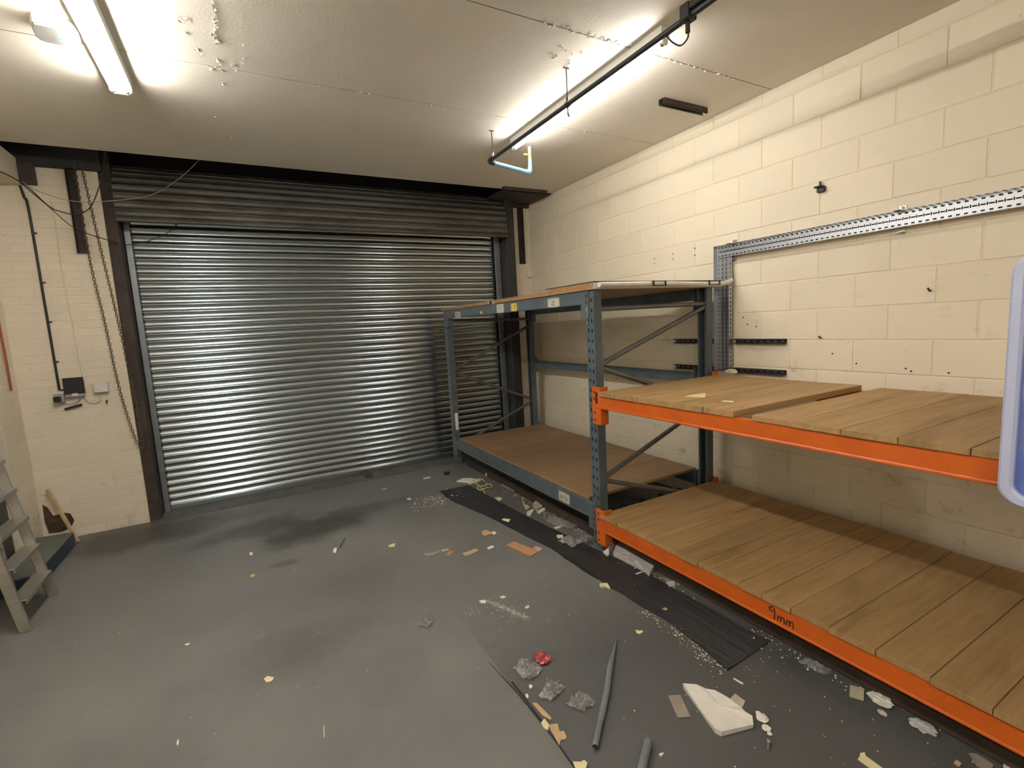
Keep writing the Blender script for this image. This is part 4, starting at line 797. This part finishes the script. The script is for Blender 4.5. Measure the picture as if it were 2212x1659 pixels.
cable('loose_cable_or_shadow', 'black cable sagging from the boxed beam up to the ceiling edge', [(-5.40, 3.30, 3.26), (-5.184, 3.5, 3.15), (-5.034, 3.5, 2.97), (-4.95, 3.5, 2.925), (-4.877, 3.5, 2.912), (-4.80, 3.5, 2.94), (-4.741, 3.5, 3.009), (-4.674, 3.5, 3.169), (-4.625, 3.5, 3.33), (-4.596, 3.5, 3.50)], .0045)
cable('loose_cable_or_shadow', 'thin grey cable sweeping from the ceiling edge towards the left pier', [(-3.868, 3.5, 3.50), (-4.07, 3.5, 3.29), (-4.301, 3.5, 3.12), (-4.577, 3.5, 3.048), (-4.863, 3.5, 3.02), (-5.10, 3.55, 3.10), (-5.2, 3.6, 3.18)], .0035, 'grey_plastic')
cable('loose_cable_or_shadow', 'thin black line standing in for a cable shadow across the shutter top', [(-5.184, 3.5, 3.14), (-5.03, 3.5, 2.96), (-4.892, 3.52, 2.80), (-4.72, 3.7, 2.74), (-4.615, 3.96, 2.74), (-4.405, 3.98, 2.80), (-4.26, 3.98, 2.88), (-4.174, 3.98, 2.97)], .004)  # dark tube traces the shadow of a cable, built as geometry

# hoisting chain
def chain_mesh(pts, pitch=.030, r=.0034, hw=.010, hl=.019):
    P = [Vector(p) for p in pts]; mb = MB(); acc = 0; k = 0
    seg = []; 
    for a, b in zip(P[:-1], P[1:]): seg.append((a, b, (b - a).length))
    tot = sum(s[2] for s in seg); d = 0
    while d < tot:
        q = d
        for a, b, L in seg:
            if q <= L: break
            q -= L
        t = (b - a).normalized(); c = a + t * q
        side = Vector((1, 0, 0)) if k % 2 else Vector((0, 1, 0)); side = (side - t * side.dot(t)).normalized()
        ring = [c + t * (hl * math.sin(w)) + side * (hw * math.cos(w)) for w in [2 * math.pi * i / 8 for i in range(8)]]
        mb.tube(ring, r, 4, caps=False, closed=True); d += pitch; k += 1
    return mb
ch = smooth_path([(-4.835, 3.76, 3.36), (-4.80, 3.74, 2.6), (-4.775, 3.74, 1.6), (-4.74, 3.74, .95), (-4.715, 3.74, .80), (-4.695, 3.74, .75), (-4.675, 3.74, .82), (-4.675, 3.745, 1.1), (-4.69, 3.75, 1.5)], 5)
ch = smooth_path([(-4.872, 3.745, 3.38), (-4.868, 3.74, 2.6), (-4.83, 3.74, 2.0), (-4.80, 3.74, 1.4), (-4.755, 3.74, 1.0), (-4.725, 3.74, .83), (-4.70, 3.74, .765), (-4.685, 3.742, .80), (-4.688, 3.745, 1.0), (-4.705, 3.75, 1.5), (-4.74, 3.755, 2.1), (-4.79, 3.76, 2.8), (-4.825, 3.76, 3.38)], 6)
tag(chain_mesh(ch).build('hoist_chain', 'chain_steel', smooth=60), 'long looped hoist chain hanging beside the left of the shutter', 'chain')

# ------------------------------------------------------------------ ladder, step, stick
ld = empty('step_ladder', (-5.22, 2.25, 0)); tag(ld, 'grey aluminium step ladder at the left edge of the floor', 'ladder')
def lx(z): return -5.13 - .15 * z
for yy in (2.0, 2.5):
    MB().add([(lx(0) - .03, yy - .012, 0), (lx(0) + .03, yy - .012, 0), (lx(0) + .03, yy + .012, 0), (lx(0) - .03, yy + .012, 0), (lx(1.7) - .03, 2.25 + (yy - 2.25) * .82 - .012, 1.7), (lx(1.7) + .03, 2.25 + (yy - 2.25) * .82 - .012, 1.7), (lx(1.7) + .03, 2.25 + (yy - 2.25) * .82 + .012, 1.7), (lx(1.7) - .03, 2.25 + (yy - 2.25) * .82 + .012, 1.7)],
             [(0, 3, 2, 1), (4, 5, 6, 7), (0, 1, 5, 4), (1, 2, 6, 5), (2, 3, 7, 6), (3, 0, 4, 7)]).build('stile', 'aluminium', ld, bevel=.004)
    y2 = 2.25 + (yy - 2.25) * .9
    MB().tube([(-5.31, y2, 0.0), (-5.40, 2.25 + (yy - 2.25) * .8, 1.68)], .014, 8).build('rear_leg', 'aluminium', ld, smooth=50)
for k in range(7):
    z = .20 + k * .212; s = 1 - .18 * z / 1.7; c = lx(z)
    q = [(c - .045, z - .006), (c + .055, z - .006), (c + .058, z - .028), (c + .055, z - .028), (c + .052, z - .010), (c - .045, z - .010)]
    q = [(c - .045, z), (c + .055, z), (c + .055, z - .028), (c + .049, z - .028), (c + .049, z - .006), (c - .045, z - .006)]
    MB().prism(q, 'y', 2.25 - .238 * s, 2.25 + .238 * s).build('tread', 'aluminium', ld, bevel=.0015)
for z in (.42, .95): MB().tube([(-5.332 - (z - .42) * .05, 2.05, z), (-5.332 - (z - .42) * .05, 2.45, z)], .010, 6).build('rear_crossbar', 'aluminium', ld)
Bx(-5.44, -5.34, 2.02, 2.48, 1.69, 1.73).build('top_cap', 'black_plastic', ld, bevel=.006)
st = empty('floor_step', (-5.4, 3.2, 0)); tag(st, 'low blue painted step with a grey top beside the left pier', 'step')
MB().prism([(-5.56, 2.65), (-5.255, 2.65), (-5.25, 3.58), (-5.56, 3.62)], 'z', 0.0, .115).build('body', 'step_blue', st, bevel=.004)
MB().prism([(-5.56, 2.65), (-5.255, 2.65), (-5.25, 3.58), (-5.56, 3.62)], 'z', .115, .125).build('top', 'step_grey', st, bevel=.003)
tag(MB().tube([(-5.243, 3.62, .012), (-5.44, 3.80, .50)], [.016, .019], 6).build('wood_stick', 'stick_wood'), 'pale wooden stick leaning on the left brick pier', 'stick')

# ------------------------------------------------------------------ blue panel at the right edge
bp = empty('plastic_screen', (-1.51, -1.75, 1.08)); tag(bp, 'blue translucent plastic panel with pale rounded rim at the right edge', 'screen')
def rrect(y0, y1, z0, z1, r, n=6):
    out = []
    for cy, cz, a0 in ((y1 - r, z1 - r, 0), (y0 + r, z1 - r, 90), (y0 + r, z0 + r, 180), (y1 - r, z0 + r, 270)):
        for k in range(n + 1):
            a = math.radians(a0 + 90 * k / n); out.append((cy + r * math.cos(a), cz + r * math.sin(a)))
    return out
outer = rrect(-2.05, -1.45, 1.075, 1.905, .07); inner = rrect(-2.015, -1.487, 1.11, 1.87, .045); n = len(outer); mb = MB()
x0, x1 = -1.547, -1.4985
vs = [(x0, a, b) for a, b in outer] + [(x0, a, b) for a, b in inner] + [(x1, a, b) for a, b in outer] + [(x1, a, b) for a, b in inner]
fs = []
for i in range(n):
    j = (i + 1) % n; fs += [(i, j, n + j, n + i), (2 * n + i, 3 * n + i, 3 * n + j, 2 * n + j), (i, 2 * n + i, 2 * n + j, j), (n + i, n + j, 3 * n + j, 3 * n + i)]
mb.add(vs, fs); mb.build('rim', 'panel_rim', bp, bevel=.008, smooth=40)
MB().prism(inner, 'x', -1.524, -1.520).build('sheet', 'blue_film', bp)
for zz in (1.09, 1.34): Bx(-1.4985, -1.471, -1.995, -1.955, zz, zz + .03).build('mounting_block', 'dark_steel', bp)

# ------------------------------------------------------------------ floor mat and rail
left = [(-1.789,-.590),(-1.755,-.35),(-1.741,-.179),(-1.752,.05),(-1.76,.278),(-1.770,.48),(-1.776,.661),(-1.780,.86),(-1.787,1.074),(-1.82,1.32),(-1.858,1.562),(-1.89,1.82),(-1.932,2.078),(-1.985,2.32),(-2.03,2.543),(-2.022,2.849)]
right = [(-1.429,-.571),(-1.435,-.3),(-1.445,0),(-1.458,.3),(-1.469,.563),(-1.524,.877),(-1.56,1.2),(-1.61,1.619),(-1.64,2.1),(-1.665,2.5),(-1.686,2.836)]
NL = 34
def lerp_path(P, t):
    ys = P[0][1] + (P[-1][1] - P[0][1]) * t
    for a, b in zip(P[:-1], P[1:]):
        if a[1] <= ys <= b[1] + 1e-6: return a[0] + (b[0] - a[0]) * (ys - a[1]) / (b[1] - a[1]), ys
    return P[-1]
mb = MB(); NC = 7; vs = []
for i in range(NL + 1):
    l = lerp_path(left, i / NL); r_ = lerp_path(right, i / NL)
    for c in range(NC + 1):
        u = c / NC; x = l[0] + (r_[0] - l[0]) * u; y = l[1] + (r_[1] - l[1]) * u
        if c == 0: x += random.uniform(-.008, .008)
        vs.append((x, y, .006 + .006 * max(0, noise.noise(Vector((x * 4, y * 2.2, 0)))) + (.004 if c in (0, NC) else 0)))
W_ = NC + 1; nt_ = len(vs); vs2 = vs + [(x, y, 0.0) for x, y, z in vs]
fs = [(i * W_ + c, i * W_ + c + 1, (i + 1) * W_ + c + 1, (i + 1) * W_ + c) for i in range(NL) for c in range(NC)]
for i in range(NL): fs += [(i * W_, (i + 1) * W_, nt_ + (i + 1) * W_, nt_ + i * W_), (i * W_ + NC, nt_ + i * W_ + NC, nt_ + (i + 1) * W_ + NC, (i + 1) * W_ + NC)]
for c in range(NC): fs += [(c, nt_ + c, nt_ + c + 1, c + 1), (NL * W_ + c, NL * W_ + c + 1, nt_ + NL * W_ + c + 1, nt_ + NL * W_ + c)]
mb.add(vs2, fs); tag(mb.build('floor_mat', 'mat_black', smooth=40), 'long scuffed black floor mat running alongside the rack', 'mat')
def rail(label, y0, y1, x0, x1):
    mb = Bx(x0, x0 + .006, y0, y1, 0, .075); mb.box(x0, x1, y0, y1, 0, .006); mb.box(x0, x0 + .03, y0, y1, .069, .075)
    tag(mb.build('floor_rail', 'rail_brown', bevel=.002), label, 'rail')
rail('rusty brown steel angle on the floor under the grey bay', .92, 3.62, -1.375, -1.31)
rail('rusty brown steel angle on the floor under the orange bay', -1.90, .70, -1.365, -1.30)

# ------------------------------------------------------------------ litter on the floor
def flat(name, label, cat, mat, t, poly):
    n = len(poly); cx = sum(p[0] for p in poly) / n; cy = sum(p[1] for p in poly) / n; z0 = .0005
    on_mat = -1.99 < cx < -1.45 and -.6 < cy < 2.85 and cx > lerp_path(left, (cy + .59) / 3.44)[0] and cx < lerp_path(right, (cy + .571) / 3.407)[0]
    if on_mat: z0 = .0135
    mb = MB(); top = []
    for i, (x, y) in enumerate(poly): top.append((x, y, z0 + t * (1 + .25 * math.sin(i * 2.1 + cx * 9))))
    k = .985
    vs = [(cx + (x - cx) * k, cy + (y - cy) * k, z0) for x, y in poly] + top + [(cx, cy, z0 + t), (cx, cy, z0)]
    fs = [(i, (i + 1) % n, n + (i + 1) % n, n + i) for i in range(n)] + [(n + i, n + (i + 1) % n, 2 * n) for i in range(n)] + [((i + 1) % n, i, 2 * n + 1) for i in range(n)]
    mb.add(vs, fs); return tag(mb.build(name, mat), label, cat)
for a in FLAT: flat(*a)

def crumple(name, label, cat, mat, c, rx, ry, rz, amp=.45, seed=0, lev=3):
    bm = bmesh.new(); bmesh.ops.create_icosphere(bm, subdivisions=lev, radius=1.0); off = Vector((seed * 7.3, seed * 3.1, 2.2)); vs = []
    for v in bm.verts:
        d = v.co.normalized(); k = 1 + amp * noise.noise(d * 2.3 + off) + amp * .6 * noise.noise(d * 6 + off)
        vs.append(Vector((c[0] + d.x * rx * k, c[1] + d.y * ry * k, max(c[2] + .001, c[2] + rz * .8 + d.z * rz * k))))
    mb = MB(); idx = {v: i for i, v in enumerate(bm.verts)}
    mb.add(vs, [tuple(idx[v] for v in f.verts) for f in bm.faces]); bm.free()
    return tag(mb.build(name, mat), label, cat)
def film(label, c, size, seed, zh=.035, ang=0.0, z0=0.0, n=13):
    off = Vector((seed * 5.7, seed * 2.9, 1.1)); mb = MB(); vs = []
    for i in range(n):
        for j in range(n):
            u, v = i / (n - 1) * 2 - 1, j / (n - 1) * 2 - 1; p = Vector((u, v, 0))
            w = 1 - .35 * noise.noise(p * 1.3 + off); ed = max(0, 1 - max(abs(u), abs(v)) ** 2)
            h = abs(noise.noise(p * 2.6 + off)) * 1.1 + abs(noise.noise(p * 6 + off)) * .55
            dx = u * size[0] * w + .012 * noise.noise(p * 5 + off * 2); dy = v * size[1] * w + .012 * noise.noise(p * 5 + off * 3)
            vs.append((c[0] + dx * math.cos(ang) - dy * math.sin(ang), c[1] + dx * math.sin(ang) + dy * math.cos(ang), z0 + .002 + zh * h * (.35 + ed)))
    mb.add(vs, [(i * n + j, i * n + j + 1, (i + 1) * n + j + 1, (i + 1) * n + j) for i in range(n - 1) for j in range(n - 1)])
    return tag(mb.build('plastic_bag', 'clear_film', solid=.0006), label, 'plastic')
film('crumpled clear plastic touching the red foil on the floor', (-2.623, -.045), (.050, .060), 1, .05, .3)
film('crumpled clear plastic in the middle of the three by the black rod', (-2.605, -.235), (.055, .042), 2, .045, .5)
film('crumpled clear plastic right of the other two, nearest the foam tube', (-2.525, -.372), (.052, .044), 3, .045, .2)
film('lone crumpled clear plastic ball left of the powder streak', (-2.941, .63), (.036, .036), 4, .07, .7)
crumple('foil_wrapper', 'crumpled red foil wrapper beside clear plastic', 'wrapper', 'red_foil', (-2.520, -.02, 0), .035, .045, .016, seed=5)
film('clear plastic bag on the mat just left of the front upright', (-1.60, 1.00), (.065, .08), 6, .045, .2, .012)
film('standing clear plastic scrap at the front upright foot', (-1.505, .945), (.022, .045), 7, .12, .1, .012)
film('flat clear plastic sheet beside the offcut heap', (-1.455, 1.36), (.06, .16), 8, .02, .2, .012)
film('clear plastic scrap on the floor under the lower orange beam', (-1.415, -.80), (.030, .06), 9, .03, .1)
crumple('plastic_bag', 'crumpled whitish film beside the pale metal strip', 'plastic', 'board_white', (-1.415, -1.24, 0), .026, .045, .014, seed=10)
crumple('plaster_lump', 'pale crumbly plaster lump left of the pale metal strip', 'plaster', 'plaster', (-1.40, -1.075, 0), .030, .045, .014, seed=11)
crumple('plaster_lump', 'small plaster crumb in front of the plaster lump', 'plaster', 'crumb', (-1.468, -1.115, 0), .014, .016, .008, seed=12, lev=2)
for k, (x, y, s, lb) in enumerate([(-1.92, -.862, .024, 'largest plaster crumb right of the white plasterboard offcut'), (-1.953, -.902, .018, 'second largest plaster crumb right of the white plasterboard offcut'), (-1.908, -.835, .012, 'small plaster crumb farthest back right of the plasterboard offcut'), (-1.965, -.925, .010, 'smallest plaster crumb nearest the metal bolt')]):
    o = crumple('plaster_crumb', lb, 'plaster', 'plaster', (x, y, 0), s, s, s * .4, seed=20 + k, lev=2); o['group'] = 'plaster crumbs by the offcut'
crumple('dark_lump', 'dark lump on the floor near the far rack foot', 'debris', 'black_rubber', (-1.725, 3.40, 0), .04, .04, .018, seed=30, lev=2)
crumple('dark_lump', 'small dark bracket on the shutter threshold', 'debris', 'brown_steel', (-2.545, 3.93, .003), .045, .04, .022, seed=31, lev=2)
# split foam tube, round foam tube
pts = smooth_path([(-2.098, -.117, .010), (-2.19, -.20, .014), (-2.273, -.272, .017), (-2.36, -.358, .020), (-2.454, -.444, .018), (-2.564, -.54, .017), (-2.628, -.598, .017)], 4); m_ = len(pts)
rad = [.003 + .0125 * min(1, i / (m_ * .30)) for i in range(m_)]; rad = [r_ * (1.0 if i < m_ * .75 else .85) for i, r_ in enumerate(rad)]
ft = tag(MB().tube(pts, rad, 10, flat=.75).build('foam_tube', 'foam_grey', smooth=60), 'long tapering grey foam pipe lagging lying on the floor', 'foam tube')
d_ = (pts[-1] - pts[-2]).normalized()
MB().tube([pts[-1] + d_ * .0005, pts[-1] + d_ * .0015], .012, 10, flat=.75).build('bore', 'void_black', ft)
ft = tag(MB().tube([(-2.431, -.698, .019), (-2.70, -.89, .019)], .018, 12).build('foam_tube', 'foam_grey', smooth=50), 'round grey foam tube cut off at the bottom of the picture', 'foam tube')
tag(MB().tube([(-2.735, -.076, .0045), (-2.734, -.184, .0045), (-2.738, -.360, .0045)], .004, 6).build('thin_rod', 'black_plastic'), 'thin black rod lying along the floor seam', 'rod')
tag(MB().tube(smooth_path([(-3.20, 2.052, .003), (-3.17, 2.13, .004), (-3.133, 2.22, .003)], 3), .0035, 5).build('wire_scrap', 'black_plastic'), 'short black wire beside a white chip on the open floor', 'wire')
tag(MB().prism([(-1.352, .004), (-1.330, .004), (-1.330, .024), (-1.334, .024), (-1.334, .008), (-1.352, .008)], 'y', -1.435, -1.055).build('metal_strip', 'aluminium', bevel=.001), 'pale metal angle strip on the floor under the lower orange beam', 'strip')
tag(MB().tube([(-2.045, -.972, .007), (-2.012, -.952, .007), (-2.010, -.9505, .007), (-2.004, -.947, .007)], [.005, .005, .009, .009], 8).build('bolt', 'zinc'), 'small metal bolt below the plaster crumbs', 'bolt')
# yellow strapping loops
def loop(cx, cy, rx, ry, z, k=20, a0=0, a1=330, wob=.01):
    return [(cx + rx * math.cos(math.radians(a0 + (a1 - a0) * i / k)), cy + ry * math.sin(math.radians(a0 + (a1 - a0) * i / k)), z + wob * (1 + math.sin(i * .9))) for i in range(k + 1)]
mb = MB().tube(loop(-1.555, 2.80, .055, .15, .010, a1=350), .005, 5); mb.tube(loop(-1.585, 2.62, .085, .055, .012, a0=120, a1=460), .005, 5); mb.tube(smooth_path([(-1.62, 2.70, .012), (-1.63, 2.58, .018), (-1.655, 2.47, .006)], 4), .005, 5)
tag(mb.build('strapping', 'strap_yellow', smooth=60), 'tangled yellow plastic strapping near the far rack foot', 'strapping')
# paper bits on the upper orange deck
for lb, poly, zz in (('cream paper strip on the near board of the upper orange deck', [(-1.29, .10), (-1.20, .12), (-1.10, .10), (-1.24, -.01)], 1.2465), ('small cream flake on the near board of the upper orange deck', [(-1.30, -.17), (-1.26, -.16), (-1.24, -.21), (-1.28, -.24)], 1.2465)):
    tag(MB().prism(poly, 'z', zz + .0008, zz + .004).build('paper_scrap', 'paper_yellow'), lb, 'paper')
crumple('paper_ball', 'crumpled cream paper at the foot of the cable tray drop', 'paper', 'paper_yellow', (-.10, .655, 1.2475), .035, .05, .022, seed=40, lev=2)
# countless crumbs and powder
def specks(name, label, cat, spots, mat):
    mb = MB()
    for x, y, s in spots:
        a = random.uniform(0, 3); q = [(x + s * random.uniform(.5, 1) * math.cos(a + k * 1.571), y + s * random.uniform(.5, 1) * math.sin(a + k * 1.571)) for k in range(4)]
        on = -1.98 < x < -1.47 and -.6 < y < 2.85; z0 = .0125 if (on and x > lerp_path(left, (y + .59) / 3.44)[0] and x < lerp_path(right, (y + .571) / 3.407)[0]) else .0004
        mb.prism(q, 'z', z0, z0 + s * .6)
    o = tag(mb.build(name, mat), label, cat); o['kind'] = 'stuff'; return o
R = random.uniform; G = random.gauss
sp = [(R(-4.9, -2.0), R(-1.2, 3.6), R(.0015, .005)) for _ in range(110)] + [(R(-2.6, -1.5), R(-1.3, 2.9), R(.0015, .005)) for _ in range(80)] + [(R(-1.9, -1.35), R(-1.5, -.6), R(.002, .005)) for _ in range(50)]
specks('floor_specks', 'tiny white crumbs scattered all over the grey floor', 'crumbs', sp, 'crumb')
sp = []
for _ in range(420):
    t = random.random(); x = -2.52 + .125 * t; y = .64 - .30 * t; sp.append((x + G(0, .012), y + G(0, .014), R(.001, .0035)))
sp += [(-2.48 + G(0, .06), .50 + G(0, .09), R(.001, .003)) for _ in range(140)]; sp += [(-2.66 + G(0, .03), .585 + G(0, .03), R(.001, .003)) for _ in range(50)]
specks('powder_streak', 'streak of white powder on the floor left of the mat', 'powder', sp, 'powder')
sp = [(-2.14 + G(0, .10), 2.62 + G(0, .08), R(.002, .010)) for _ in range(110)] + [(-2.35 + G(0, .06), 2.55 + G(0, .06), R(.002, .008)) for _ in range(30)]
specks('crumb_patch', 'patch of pale crumbs at the far left corner of the mat', 'crumbs', sp, 'powder')
sp = []
for _ in range(170):
    t = random.random(); y = -.60 + .62 * t; sp.append((lerp_path(left, (y + .59) / 3.44)[0] - abs(G(0, .035)) - .004, y, R(.0015, .006)))
specks('crumb_line', 'line of pale crumbs along the near left edge of mat', 'crumbs', sp, 'powder')
sp = [(-1.415 + G(0, .03), R(-1.0, -.45), R(.002, .008)) for _ in range(70)] + [(-1.42 + G(0, .03), R(.95, 2.4), R(.002, .010)) for _ in range(120)] + [(-1.43 + G(0, .025), R(-.1, .75), R(.002, .009)) for _ in range(70)]
specks('crumb_drift', 'drift of crumbs and dust along the foot of the rack', 'crumbs', sp, 'crumb')
